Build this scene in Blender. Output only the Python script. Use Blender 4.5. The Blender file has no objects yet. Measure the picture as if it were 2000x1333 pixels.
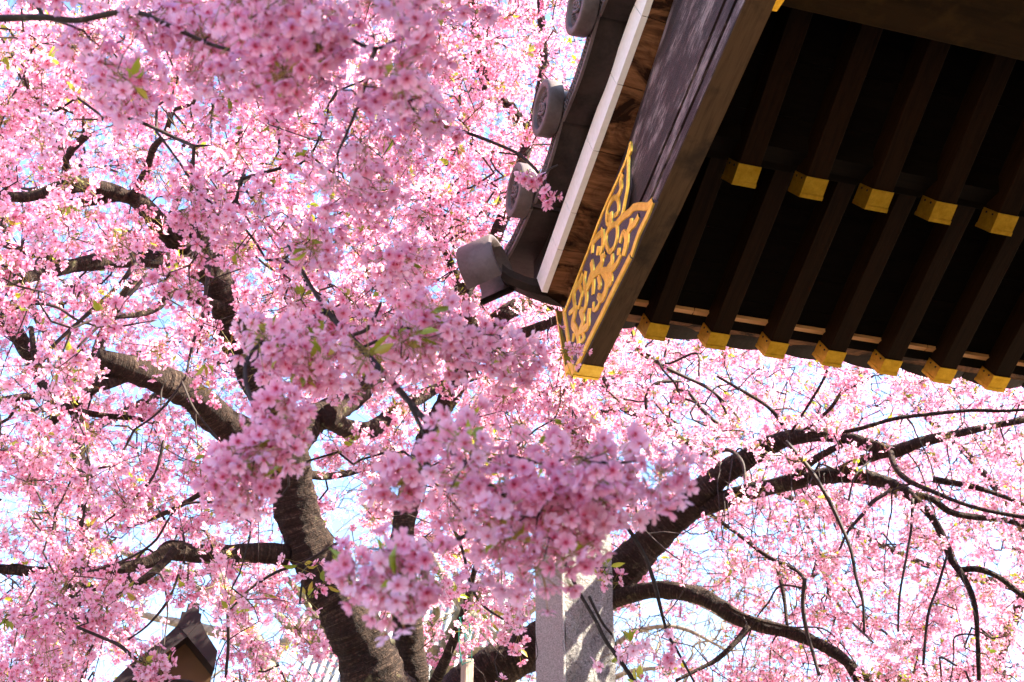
import bpy, math, random
import numpy as np
from mathutils import Vector

# ------------------------------------------------------------------ camera, sky, sun, exposure
SC = bpy.context.scene
COL = SC.collection
rng = np.random.default_rng(7)
random.seed(7)
CAM_Z = 1.6
FPX, PITCH, AZ = 2509.34, 0.4992, 1.2750
cam_d = bpy.data.cameras.new('camera')
cam = bpy.data.objects.new('camera', cam_d)
COL.objects.link(cam)
cam.location = (0, 0, CAM_Z)
cam.rotation_euler = (math.pi / 2 + PITCH, 0, 0)
cam_d.sensor_width = 36
cam_d.lens = FPX * 36 / 2000
cam_d.clip_start = 0.05
cam_d.clip_end = 500
cam_d.dof.use_dof = True
cam_d.dof.focus_distance = 4.9
cam_d.dof.aperture_fstop = 6.0
SC.camera = cam

SUN_EL, SUN_AZ = math.radians(43), math.radians(92)      # azimuth clockwise from +Y
w = bpy.data.worlds.new('World')
SC.world = w
w.use_nodes = True
nt = w.node_tree
sky = nt.nodes.new('ShaderNodeTexSky')
sky.sky_type = 'NISHITA'
sky.sun_disc = False
sky.sun_elevation = SUN_EL
sky.sun_rotation = SUN_AZ
sky.air_density = 1.0
sky.dust_density = 1.2
sky.ozone_density = 4.5
bg = nt.nodes['Background']
bg.inputs['Strength'].default_value = 0.105
nt.links.new(sky.outputs[0], bg.inputs['Color'])
sd = bpy.data.lights.new('sun', 'SUN')
sd.energy = 5.0
sd.angle = math.radians(0.5)
sd.color = (1.0, 0.88, 0.71)
sun = bpy.data.objects.new('sun', sd)
COL.objects.link(sun)
SDIR = Vector((math.sin(SUN_AZ) * math.cos(SUN_EL), math.cos(SUN_AZ) * math.cos(SUN_EL), math.sin(SUN_EL)))
sun.rotation_euler = SDIR.to_track_quat('Z', 'Y').to_euler()
sun.location = (6, 2, 12)
SC.view_settings.view_transform = 'Standard'
SC.view_settings.look = 'None'
SC.view_settings.exposure = 2.75
SC.view_settings.gamma = 1.0
SC.cycles.max_bounces = 10
SC.cycles.diffuse_bounces = 6
SC.cycles.transmission_bounces = 8
SC.cycles.glossy_bounces = 3
SC.cycles.use_denoising = True

# ------------------------------------------------------------------ frames
CP, SP = math.cos(PITCH), math.sin(PITCH)
FW = np.array([0, CP, SP]); UP = np.array([0, -SP, CP]); RT = np.array([1., 0, 0])
CAM = np.array([0, 0, CAM_Z])
def at(x, y, d):
    """point of the place seen at photo pixel (x, y), d metres in front of the lens"""
    return CAM + d * (FW + RT * (x - 1000) / FPX - UP * (y - 666.5) / FPX)
E1 = np.array([math.sin(AZ), math.cos(AZ), 0]); E2 = np.array([-math.cos(AZ), math.sin(AZ), 0]); EZ = np.array([0, 0, 1.])
RO = CAM + np.array([0.26, 4.1019, 2.2921])
def L(p):
    """roof coordinates (along the eave, outward, up) -> world"""
    return RO + E1 * p[0] + E2 * p[1] + EZ * p[2]
RM = np.array([E1, E2, EZ])
def on_u(x, y, u):
    d = RM @ (FW + RT * (x - 1000) / FPX - UP * (y - 666.5) / FPX)
    o = RM @ (CAM - RO)
    return o + d * (u - o[0]) / d[0]
def on_v(x, y, v):
    d = RM @ (FW + RT * (x - 1000) / FPX - UP * (y - 666.5) / FPX)
    o = RM @ (CAM - RO)
    return o + d * (v - o[1]) / d[1]

# ------------------------------------------------------------------ object helpers
def tag(o, label=None, cat=None, group=None, kind=None):
    for k, v in (('label', label), ('category', cat), ('group', group), ('kind', kind)):
        if v: o[k] = v
    return o
def thing(name, loc, label, cat, group=None):
    o = bpy.data.objects.new(name, None)
    o.empty_display_size = 0.2
    COL.objects.link(o)
    o.location = Vector(loc)
    return tag(o, label, cat, group)
def link(name, me, mat, parent=None):
    o = bpy.data.objects.new(name, me)
    COL.objects.link(o)
    if mat is not None and not me.materials: me.materials.append(mat)
    if parent is not None:
        o.parent = parent
        r = parent
        off = Vector((0, 0, 0))
        while r is not None:
            off += r.location; r = r.parent
        o.location = -off
    return o
class MB:
    """collects verts and faces (world coordinates) for ONE mesh object"""
    def __init__(s): s.v = []; s.f = []; s.uv = []; s.sm = []
    def add(s, vs, fs, smooth=False):
        b = len(s.v)
        s.v += [tuple(float(c) for c in p) for p in vs]
        s.f += [tuple(b + i for i in f) for f in fs]
        s.sm += [smooth] * len(fs)
    def hexa(s, p):   # 8 points: bottom ring 0-3, top ring 4-7
        s.add(p, [(3, 2, 1, 0), (4, 5, 6, 7), (0, 1, 5, 4), (1, 2, 6, 5), (2, 3, 7, 6), (3, 0, 4, 7)])
    def sweep(s, secs, close=True, caps=True, smooth=False):
        """loft of equal-length sections"""
        n = len(secs[0]); vs = [p for q in secs for p in q]; fs = []
        for i in range(len(secs) - 1):
            for j in range(n if close else n - 1):
                k = (j + 1) % n
                fs.append((i * n + j, i * n + k, (i + 1) * n + k, (i + 1) * n + j))
        b = len(s.v); s.add(vs, fs, smooth)
        if caps and close:
            s.f.append(tuple(b + j for j in reversed(range(n)))); s.sm.append(False)
            e = b + (len(secs) - 1) * n
            s.f.append(tuple(e + j for j in range(n))); s.sm.append(False)
    def tube(s, pts, r, n=8, smooth=True):
        pts = [np.array(p, float) for p in pts]
        rs = r if hasattr(r, '__len__') else [r] * len(pts)
        secs = []
        ref = np.array([0.31, 0.22, 0.92])
        for i, p in enumerate(pts):
            t = pts[min(i + 1, len(pts) - 1)] - pts[max(i - 1, 0)]
            t /= np.linalg.norm(t) + 1e-12
            a = np.cross(t, ref); a /= np.linalg.norm(a) + 1e-12; b = np.cross(t, a)
            secs.append([p + rs[i] * (math.cos(q) * a + math.sin(q) * b) for q in np.linspace(0, 2 * math.pi, n, endpoint=False)])
        s.sweep(secs, smooth=smooth)
    def build(s, name, mat, parent=None, bevel=0):
        me = bpy.data.meshes.new(name)
        me.from_pydata(s.v, [], s.f)
        me.polygons.foreach_set('use_smooth', s.sm)
        me.update()
        import bmesh
        bm = bmesh.new(); bm.from_mesh(me)
        bmesh.ops.recalc_face_normals(bm, faces=bm.faces)
        bm.to_mesh(me); bm.free()
        o = link(name, me, mat, parent)
        if bevel:
            m = o.modifiers.new('bevel', 'BEVEL'); m.width = bevel; m.segments = 2; m.limit_method = 'ANGLE'
        return o

# ------------------------------------------------------------------ material helpers
class NB:
    def __init__(s, name):
        s.m = bpy.data.materials.new(name); s.m.use_nodes = True
        s.t = s.m.node_tree; s.t.nodes.clear()
        s.out = s.t.nodes.new('ShaderNodeOutputMaterial')
    def n(s, typ, **kw):
        x = s.t.nodes.new(typ)
        for k, v in kw.items():
            if k in x.inputs.keys() if hasattr(x.inputs, 'keys') else False: s.set(x, k, v)
            else: setattr(x, k, v)
        return x
    def set(s, x, k, v):
        if isinstance(v, bpy.types.NodeSocket): s.t.links.new(v, x.inputs[k])
        else: x.inputs[k].default_value = v
    def ramp(s, fac, stops, interp='LINEAR'):
        r = s.t.nodes.new('ShaderNodeValToRGB'); r.color_ramp.interpolation = interp
        el = r.color_ramp.elements
        while len(el) < len(stops): el.new(0.5)
        for e, (p, c) in zip(el, stops):
            e.position = p; e.color = (*c, 1) if len(c) == 3 else c
        s.t.links.new(fac, r.inputs[0]); return r.outputs[0]
    def mix(s, a, b, fac, typ='MIX'):
        m = s.t.nodes.new('ShaderNodeMix'); m.data_type = 'RGBA'; m.blend_type = typ
        s.set(m, 0, fac)
        for i, v in ((6, a), (7, b)):
            if isinstance(v, bpy.types.NodeSocket): s.t.links.new(v, m.inputs[i])
            else: m.inputs[i].default_value = (*v, 1)
        return m.outputs[2]
    def noise(s, vec, scale, detail=4, rough=.55, dist=0):
        x = s.t.nodes.new('ShaderNodeTexNoise'); x.inputs['Scale'].default_value = scale
        x.inputs['Detail'].default_value = detail; x.inputs['Roughness'].default_value = rough; x.inputs['Distortion'].default_value = dist
        s.t.links.new(vec, x.inputs['Vector']); return x.outputs['Fac']
    def mapping(s, vec, scale=(1, 1, 1), rot=(0, 0, 0)):
        x = s.t.nodes.new('ShaderNodeMapping'); x.inputs['Scale'].default_value = scale; x.inputs['Rotation'].default_value = rot
        s.t.links.new(vec, x.inputs['Vector']); return x.outputs[0]
    def bump(s, h, strength=.4, dist=.01):
        b = s.t.nodes.new('ShaderNodeBump'); b.inputs['Strength'].default_value = strength; b.inputs['Distance'].default_value = dist
        s.t.links.new(h, b.inputs['Height']); return b.outputs[0]
    def obj(s): return s.t.nodes.new('ShaderNodeTexCoord').outputs['Object']
    def geo(s): return s.t.nodes.new('ShaderNodeNewGeometry').outputs['Position']
    def principled(s, color, rough=.6, metal=0, normal=None, spec=.5):
        p = s.t.nodes.new('ShaderNodeBsdfPrincipled')
        for k, v in (('Base Color', color), ('Roughness', rough), ('Metallic', metal), ('Specular IOR Level', spec)):
            if isinstance(v, bpy.types.NodeSocket): s.t.links.new(v, p.inputs[k])
            else: p.inputs[k].default_value = (*v, 1) if k == 'Base Color' else v
        if normal is not None: s.t.links.new(normal, p.inputs['Normal'])
        s.t.links.new(p.outputs[0], s.out.inputs[0]); return s.m

def local_uvw(b, axes):
    """world position expressed along three axes (wood grain follows the piece)"""
    g = b.geo(); comb = b.t.nodes.new('ShaderNodeCombineXYZ')
    for i, a in enumerate(axes):
        d = b.t.nodes.new('ShaderNodeVectorMath'); d.operation = 'DOT_PRODUCT'
        b.t.links.new(g, d.inputs[0]); d.inputs[1].default_value = tuple(float(x) for x in a)
        b.t.links.new(d.outputs['Value'], comb.inputs[i])
    return comb.outputs[0]
def wood(name, axes, stops, scale=6, stretch=14, rough=.6, bump=.3, spec=.4, blotch=None):
    b = NB(name); v = local_uvw(b, axes)          # first axis = grain direction
    vs = b.mapping(v, (1, stretch, stretch))
    n1 = b.noise(vs, scale, 6, .6, .4); n2 = b.noise(b.mapping(v, (.6, 40, 40)), scale * 2, 3)
    m = b.t.nodes.new('ShaderNodeMath'); m.operation = 'ADD'
    m2 = b.t.nodes.new('ShaderNodeMath'); m2.operation = 'MULTIPLY'; m2.inputs[1].default_value = .35
    b.t.links.new(n2, m2.inputs[0]); b.t.links.new(n1, m.inputs[0]); b.t.links.new(m2.outputs[0], m.inputs[1])
    col = b.ramp(m.outputs[0], stops)
    if blotch:
        bn = b.noise(v, blotch[0], 5, .6)
        f = b.ramp(bn, [(blotch[1], (0, 0, 0)), (blotch[2], (1, 1, 1))])
        col = b.mix(col, blotch[3], f)
    return b.principled(col, rough, 0, b.bump(m.outputs[0], bump, .004), spec)

PH1, PH2 = 0.5237, 0.6051
AX_SLOPE = (E2 * math.cos(.36) - EZ * math.sin(.36), E1, E2 * math.sin(.36) + EZ * math.cos(.36))
AX_RAFT = (E2 * math.cos(PH1) - EZ * math.sin(PH1), E1, E2 * math.sin(PH1) + EZ * math.cos(PH1))
AX_EAVE = (E1, E2, EZ)
M = {}
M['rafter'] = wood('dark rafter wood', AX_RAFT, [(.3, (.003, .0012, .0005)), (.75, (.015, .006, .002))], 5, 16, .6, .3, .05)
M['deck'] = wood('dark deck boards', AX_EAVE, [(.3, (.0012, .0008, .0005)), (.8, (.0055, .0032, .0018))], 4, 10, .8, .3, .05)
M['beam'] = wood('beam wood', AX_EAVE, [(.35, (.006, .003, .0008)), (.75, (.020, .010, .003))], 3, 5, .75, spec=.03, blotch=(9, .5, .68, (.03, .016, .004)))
M['barge_under'] = wood('bargeboard wood', AX_SLOPE, [(.3, (.035, .018, .008)), (.75, (.095, .054, .026))], 6, 14, .7, .4, spec=.15, blotch=(5, .56, .7, (.03, .018, .010)))
M['eave_wood'] = wood('eave board wood', AX_EAVE, [(.3, (.38, .17, .05)), (.8, (.62, .31, .11))], 5, 8, .6)

def mat_barge():
    b = NB('weathered lacquer painted glints'); v = local_uvw(b, AX_SLOPE)
    a = b.noise(b.mapping(v, (7, 75, 75)), 2.2, 8, .75, .9)
    c = b.noise(b.mapping(v, (2.5, 9, 9)), 1.5, 4, .6)
    m = b.t.nodes.new('ShaderNodeMath'); m.operation = 'MULTIPLY'; b.t.links.new(a, m.inputs[0]); b.t.links.new(c, m.inputs[1])
    col = b.ramp(m.outputs[0], [(.18, (.010, .0050, .004)), (.27, (.036, .020, .018)), (.34, (.23, .175, .165))])  # palest streaks are sky glints painted into the weathered lacquer's colour
    return b.principled(col, .45, 0, b.bump(a, .6, .004), .36)
M['barge'] = mat_barge()
def mat_soffit():
    b = NB('water stained soffit'); v = local_uvw(b, AX_SLOPE)
    g = b.noise(b.mapping(v, (55, 5, 5)), 1.2, 6, .65, .8)
    st = b.noise(b.mapping(v, (7, 3.5, 3.5)), 1.3, 5, .65, 1.0)
    col = b.ramp(g, [(.3, (.11, .046, .017)), (.55, (.21, .095, .042)), (.8, (.31, .16, .08))])
    f = b.ramp(st, [(.44, (0, 0, 0)), (.6, (1, 1, 1))])
    col = b.mix(col, (.018, .007, .003), f)
    return b.principled(col, .65, 0, b.bump(g, .25, .003), .08)
M['soffit'] = mat_soffit()
def mat_white():
    b = NB('white paint'); v = b.geo(); n = b.noise(v, 60, 4)
    return b.principled(b.ramp(n, [(.3, (.78, .76, .73)), (.7, (.86, .845, .82))]), .55, 0, b.bump(n, .1, .002))
M['white'] = mat_white()
def mat_gold(name, dark, light, rough=.32, metal=1.0):
    b = NB(name); v = b.geo(); n = b.noise(v, 38, 5, .65); n2 = b.noise(v, 240, 3)
    col = b.ramp(n, [(.3, dark), (.7, light)])
    rr = b.ramp(n2, [(.3, (rough * .8,) * 3), (.7, (rough * 1.5,) * 3)])
    return b.principled(col, rr, metal, b.bump(n, .12, .003))
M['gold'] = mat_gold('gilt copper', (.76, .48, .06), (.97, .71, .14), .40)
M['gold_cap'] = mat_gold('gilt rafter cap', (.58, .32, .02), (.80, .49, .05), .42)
M['nail'] = NB('black nail').principled((.02, .015, .01), .5, .5)
def mat_purple():
    b = NB('dark fitting ground'); v = local_uvw(b, AX_SLOPE)
    w_ = b.t.nodes.new('ShaderNodeTexVoronoi'); w_.inputs['Scale'].default_value = 260; b.t.links.new(v, w_.inputs['Vector'])
    return b.principled(b.ramp(w_.outputs['Distance'], [(0, (.035, .022, .03)), (.6, (.085, .055, .07))]), .6, .2, b.bump(w_.outputs['Distance'], .6, .003))
M['ground_fit'] = mat_purple()
def mat_tile(name, dark, light, rough=.55, spec=.12):
    b = NB(name); v = b.geo(); n = b.noise(v, 7, 6, .65, .3); n2 = b.noise(v, 90, 4, .6)
    m = b.t.nodes.new('ShaderNodeMath'); m.operation = 'MULTIPLY_ADD'; m.inputs[1].default_value = .3
    b.t.links.new(n2, m.inputs[0]); b.t.links.new(n, m.inputs[2])
    return b.principled(b.ramp(m.outputs[0], [(.45, dark), (.8, light)]), rough, 0, b.bump(n2, .25, .003), spec)
M['tile'] = mat_tile('smoked roof tile', (.010, .0062, .005), (.033, .022, .018))
M['tile_disc'] = mat_tile('grey roof tile end', (.062, .045, .044), (.125, .096, .096), .55, .25)

def mat_bark():
    b = NB('cherry bark')
    uv = b.t.nodes.new('ShaderNodeUVMap').outputs[0]
    band = b.noise(b.mapping(uv, (5, 85, 1)), 1.0, 5, .6, 1.1)
    rough_ = b.noise(b.geo(), 75, 5, .65)
    lich = b.noise(b.geo(), 6.5, 6, .7)
    col = b.ramp(band, [(.3, (.015, .008, .006)), (.5, (.044, .026, .018)), (.64, (.12, .08, .058)), (.78, (.27, .21, .155))])
    col = b.mix(col, (.018, .011, .009), b.ramp(rough_, [(.45, (.75, .75, .75)), (.6, (0, 0, 0))]), 'MIX')
    lf = b.ramp(lich, [(.60, (0, 0, 0)), (.68, (.7, .7, .7))])
    col = b.mix(col, b.ramp(rough_, [(.3, (.06, .06, .025)), (.6, (.27, .26, .13))]), lf)
    h = b.t.nodes.new('ShaderNodeMath'); h.operation = 'ADD'
    b.t.links.new(band, h.inputs[0]); b.t.links.new(rough_, h.inputs[1])
    return b.principled(col, .85, 0, b.bump(h.outputs[0], 1.0, .02), .2)
M['bark'] = mat_bark()
def mat_twig():
    b = NB('twig bark'); n = b.noise(b.geo(), 55, 4)
    return b.principled(b.ramp(n, [(.35, (.014, .007, .006)), (.62, (.036, .022, .018)), (.8, (.15, .11, .095))]), .75, 0, b.bump(n, .4, .003), .3)
M['twig'] = mat_twig()
def mat_oldwood(name, a, c):
    b = NB(name); n = b.noise(b.geo(), 30, 5)
    return b.principled(b.ramp(n, [(.3, a), (.7, c)]), .85, 0, b.bump(n, .5, .006), .2)
M['pale_bark'] = mat_oldwood('pale lichen bark', (.14, .12, .085), (.34, .30, .22))
M['moss_bark'] = mat_oldwood('mossy bark', (.10, .10, .05), (.34, .34, .20))

def leafy(name, color_node, b, trans=.5, gloss=.04):
    d = b.t.nodes.new('ShaderNodeBsdfDiffuse'); t = b.t.nodes.new('ShaderNodeBsdfTranslucent'); g = b.t.nodes.new('ShaderNodeBsdfGlossy')
    g.inputs['Roughness'].default_value = .45
    for x in (d, t): b.t.links.new(color_node, x.inputs['Color'])
    m = b.t.nodes.new('ShaderNodeMixShader'); m.inputs[0].default_value = trans
    b.t.links.new(d.outputs[0], m.inputs[1]); b.t.links.new(t.outputs[0], m.inputs[2])
    m2 = b.t.nodes.new('ShaderNodeMixShader'); m2.inputs[0].default_value = gloss
    b.t.links.new(m.outputs[0], m2.inputs[1]); b.t.links.new(g.outputs[0], m2.inputs[2])
    b.t.links.new(m2.outputs[0], b.out.inputs[0]); return b.m
def mat_petal():
    b = NB('cherry petal')
    a = b.t.nodes.new('ShaderNodeAttribute'); a.attribute_name = 'rho'
    t = b.t.nodes.new('ShaderNodeAttribute'); t.attribute_name = 'tint'
    c1 = b.ramp(a.outputs['Fac'], [(0, (.42, .03, .09)), (.10, (.60, .06, .15)), (.22, (.77, .19, .34)), (.5, (.84, .35, .52)), (.85, (.88, .46, .63)), (1, (.80, .28, .49))])
    c2 = b.ramp(a.outputs['Fac'], [(0, (.58, .14, .16)), (.12, (.78, .28, .36)), (.28, (.89, .53, .68)), (.9, (.92, .65, .80)), (1, (.88, .50, .68))])
    return leafy('p', b.mix(c1, c2, t.outputs['Fac']), b, .55, .03)
M['petal'] = mat_petal()
def mat_leaf():
    b = NB('young leaf')
    t = b.t.nodes.new('ShaderNodeAttribute'); t.attribute_name = 'tint'
    return leafy('l', b.ramp(t.outputs['Fac'], [(0, (.20, .30, .012)), (.6, (.44, .50, .03)), (1, (.50, .38, .06))]), b, .55, .06)
M['leaf'] = mat_leaf()
def mat_stalk():
    b = NB('flower stalk')
    t = b.t.nodes.new('ShaderNodeAttribute'); t.attribute_name = 'tint'
    return leafy('s', b.ramp(t.outputs['Fac'], [(0, (.24, .26, .05)), (.7, (.36, .22, .07)), (1, (.32, .06, .06))]), b, .25, .03)
M['stalk'] = mat_stalk()

# ------------------------------------------------------------------ ground and sky surroundings
def mat_gravel():
    b = NB('pale gravel'); n = b.noise(b.geo(), 40, 5, .7); n2 = b.noise(b.geo(), .6, 4)
    c = b.mix(b.ramp(n, [(.3, (.17, .13, .085)), (.7, (.34, .27, .18))]), (.22, .18, .12), b.ramp(n2, [(.5, (0, 0, 0)), (.7, (.6, .6, .6))]))
    return b.principled(c, .9, 0, b.bump(n, .6, .02))
g = MB(); q = 160; N = 32
xs = np.sign(np.linspace(-1, 1, N)) * np.abs(np.linspace(-1, 1, N)) ** 2 * q
g.add([(x, y, 0) for y in xs for x in xs], [(j * N + i, j * N + i + 1, (j + 1) * N + i + 1, (j + 1) * N + i) for j in range(N - 1) for i in range(N - 1)])
tag(g.build('ground', mat_gravel()), kind='structure')

# ================================================================== TEMPLE ROOF
def lerp_poly(poly, t):
    """poly = [(v, w)...] sorted by falling v; value at v"""
    for (a, b) in zip(poly, poly[1:]):
        if t <= a[0] and t >= b[0]:
            k = (t - a[0]) / (b[0] - a[0]); return a[1] + k * (b[1] - a[1])
    return poly[-1][1] if t < poly[-1][0] else poly[0][1]
roof = thing('temple_gate_roof', (1.6, 4.6, 0), 'dark timber temple roof with round ended tiles, gold capped rafters and gilt bargeboard tip', 'temple roof')
UB0, UB1 = -0.025, 0.060
BOT = [(.025, -.173), (-.38, -.06), (-.761, .046), (-1.1, .162), (-1.441, .284), (-1.9, .50), (-2.4, .80), (-3.2, 1.36), (-3.8, 1.8)]
TOP = [(.125, .135), (-.132, .2355), (-.59, .415), (-1.083, .608), (-1.5, .80), (-1.9, 1.03), (-2.4, 1.36), (-3.2, 1.95), (-3.8, 2.4)]
# bargeboard: lofted along its length, outer face with a convex roll and two grooves near the lower edge
bm_ = MB(); secs = []
prof = [(0, 0.0), (.10, 0.0), (.10, .010), (.135, .010), (.135, -.002), (.25, -.003), (.25, .010), (.29, .010), (.29, -.004), (.42, -.014), (.60, -.024), (.78, -.024), (.90, -.014), (1.0, 0.0)]
for (bv, bw), (tv, tw) in zip(BOT, TOP):
    sec = []
    fl0 = min(1, max(0, (-.62 - bv) / .5)); fl0 = fl0 * fl0 * (3 - 2 * fl0)
    for h, off in prof:
        off = off - fl0 * .040 * max(0, (h - .36) / .64) ** 1.6
        sec.append(L((UB0 + off, bv + (tv - bv) * h, bw + (tw - bw) * h)))
    for h in (1, .66, .33, 0): sec.append(L((UB1, bv + (tv - bv) * h, bw + (tw - bw) * h)))
    secs.append(sec)
bm_.sweep(secs)
barge = bm_.build('bargeboard', M['barge'], roof)
# underside strip of the bargeboard: bare brown wood, 3 mm proud
us = MB(); secs = []
for (bv, bw), (tv, tw) in zip(BOT, TOP):
    secs.append([L((UB0 + .002, bv, bw - .004)), L((UB1 + .003, bv, bw - .004)), L((UB1 + .003, bv + .002, bw + .03)), L((UB0 + .002, bv, bw + .001))])
us.sweep(secs)
us.build('bargeboard_edge', M['barge_under'], roof)
inb = MB(); secs = []
for (bv, bw), (tv, tw) in zip(BOT, TOP):
    secs.append([L((UB1, bv, bw)), L((UB1 + .004, bv, bw)), L((UB1 + .004, tv, tw)), L((UB1, tv, tw))])

# gilt fitting on the bargeboard's tip
def z1(p): return (1080 + p[0] * .18, 260 + p[1] * .18)
def z2(p): return (1080 + p[0] * .18, 500 + p[1] * .18)
UF = UB0 - .030
plate_px = [z2((108, 592)), z2((372, 0)), z1((372, 1330)), z1((600, 735)), z1((770, 320)), z1((850, 95)), z1((858, 180)), z1((835, 290)), z1((825, 560)), z1((795, 730)), z1((765, 890)), z1((830, 850)), z1((875, 800)), z1((950, 780)), z1((1030, 780)), z1((1090, 722)), z1((1108, 745)), z1((1040, 900)), z1((950, 1090)), z1((858, 1330)), z2((645, 425)), z2((445, 835)), z2((245, 1262))]
def plate(px, u0, u1, name, mat, parent):
    m = MB(); a = [on_u(x, y, UF) for x, y in px]
    n = len(a)
    m.add([L((u0, p[1], p[2])) for p in a] + [L((u1, p[1], p[2])) for p in a],
          [tuple(range(n)), tuple(reversed(range(n, 2 * n)))] + [(i, (i + 1) % n, n + (i + 1) % n, n + i) for i in range(n)])
    return m.build(name, mat, parent)
fit = plate(plate_px, UF, UF + .012, 'gilt_fitting', M['ground_fit'], barge)
def resample(pts, n):
    pts = np.array(pts, float)
    if len(pts) < 3: 
        t = np.linspace(0, 1, n)[:, None]; return pts[0] * (1 - t) + pts[-1] * t
    P = np.vstack([2 * pts[0] - pts[1], pts, 2 * pts[-1] - pts[-2]])
    seg = np.linspace(0, len(pts) - 1 - 1e-6, n); out = []
    for s in seg:
        i = int(s); t = s - i; p0, p1, p2, p3 = P[i], P[i + 1], P[i + 2], P[i + 3]
        out.append(.5 * (2 * p1 + (p2 - p0) * t + (2 * p0 - 5 * p1 + 4 * p2 - p3) * t * t + (3 * p1 - p0 - 3 * p2 + p3) * t ** 3))
    return np.array(out)
def ribbon(m, px, width, taper=True, h=.006):
    """raised strip with a rounded top on the fitting's plane; width in the tracing's pixels"""
    pts = np.array([on_u(x, y, UF)[1:] for x, y in px]); wv = 2.1 * width * .18 / FPX * 4.45
    k = max(6, 4 * len(pts)); c = resample(pts, k); secs = []
    for i in range(k):
        t = c[min(i + 1, k - 1)] - c[max(i - 1, 0)]; t /= np.linalg.norm(t) + 1e-9; nrm = np.array([-t[1], t[0]])
        s = i / (k - 1); ww = wv * (.5 if not taper else .5 * (.5 + .5 * math.sin(math.pi * min(1, .18 + s * .75)) ** .6))
        secs.append([L((UF - dh, *(c[i] + nrm * ww * q))) for q, dh in ((-1, -.001), (-.85, h * .75), (-.35, h), (.0, h * .8), (.35, h), (.85, h * .75), (1, -.001))])
    m.sweep(secs, close=False)
    e = len(m.v); 
gm = MB()
Z1S = [([(855, 100), (800, 300), (700, 530), (600, 745), (490, 1010), (372, 1333)], 26, 0),
 ([(845, 110), (852, 185), (826, 290), (818, 560), (790, 730), (765, 860), (735, 950), (700, 990)], 28, 0),
 ([(700, 985), (760, 915), (835, 862), (880, 812), (950, 798), (1030, 798), (1090, 738)], 44, 0),
 ([(1094, 742), (1035, 890), (940, 1090), (858, 1333)], 40, 0),
 ([(770, 440), (742, 520), (748, 590), (720, 670), (680, 710)], 42, 1),
 ([(675, 900), (715, 860), (718, 760), (690, 700), (640, 735), (600, 830), (588, 930), (600, 1010)], 34, 1),
 ([(640, 860), (632, 950), (605, 1020)], 46, 1), ([(600, 900), (640, 960), (640, 1010)], 34, 1),
 ([(700, 985), (640, 1010), (592, 1090), (585, 1200), (618, 1285), (660, 1262), (695, 1170), (706, 1070), (700, 990)], 34, 0),
 ([(942, 895), (905, 970), (862, 1010), (822, 1080), (812, 1200), (780, 1333)], 46, 1), ([(860, 930), (850, 1000), (815, 1080)], 42, 1),
 ([(735, 1195), (755, 1120), (780, 1085), (800, 1140), (790, 1230), (765, 1330)], 40, 1),
 ([(548, 1030), (530, 1085), (480, 1130), (442, 1200), (432, 1310)], 44, 1), ([(550, 1060), (548, 1200), (520, 1330)], 46, 1),
 ([(505, 1230), (488, 1330)], 46, 1), ([(725, 1250), (715, 1330)], 40, 1), ([(580, 1300), (560, 1340)], 40, 1)]
Z2S = [([(372, -6), (260, 280), (138, 602)], 26, 0), ([(850, 0), (740, 220), (640, 420), (545, 620), (440, 830), (245, 1240)], 42, 0),
 ([(122, 592), (155, 800), (192, 1060), (230, 1290)], 40, 0),
 ([(750, -20), (705, 80), (645, 145), (580, 158), (500, 172), (440, 240), (400, 320), (378, 370)], 40, 1),
 ([(540, 165), (590, 260), (572, 400), (530, 465), (495, 440)], 56, 1), ([(520, 480), (495, 555), (450, 585), (448, 505)], 30, 1),
 ([(425, 65), (435, 170), (405, 260), (380, 350)], 56, 1), ([(540, -10), (535, 80), (480, 165), (430, 245)], 52, 1),
 ([(650, -10), (645, 75), (600, 135)], 44, 1), ([(362, 165), (348, 250), (352, 330), (372, 440), (352, 570), (305, 600)], 44, 1),
 ([(335, 185), (300, 280), (250, 360), (232, 450), (240, 560), (185, 625)], 42, 1), ([(285, 315), (322, 400), (302, 500), (285, 580)], 36, 1),
 ([(450, 260), (445, 350), (440, 425)], 44, 1), ([(615, 190), (640, 260), (605, 325)], 50, 1),
 ([(265, 530), (240, 640), (222, 740), (262, 815), (282, 900), (278, 1040)], 54, 1), ([(405, 570), (392, 660), (388, 750), (335, 800), (285, 840)], 50, 1),
 ([(305, 590), (335, 700), (300, 810)], 56, 1), ([(330, 840), (342, 900), (312, 932)], 32, 1), ([(235, 840), (222, 935)], 32, 1), ([(500, 230), (520, 320), (500, 345)], 40, 1)]
for px, wd, tp in Z1S: ribbon(gm, [z1(p) for p in px], wd, tp)
for px, wd, tp in Z2S: ribbon(gm, [z2(p) for p in px], wd, tp)
gm.build('gilt_scrollwork', M['gold'], barge)
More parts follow.
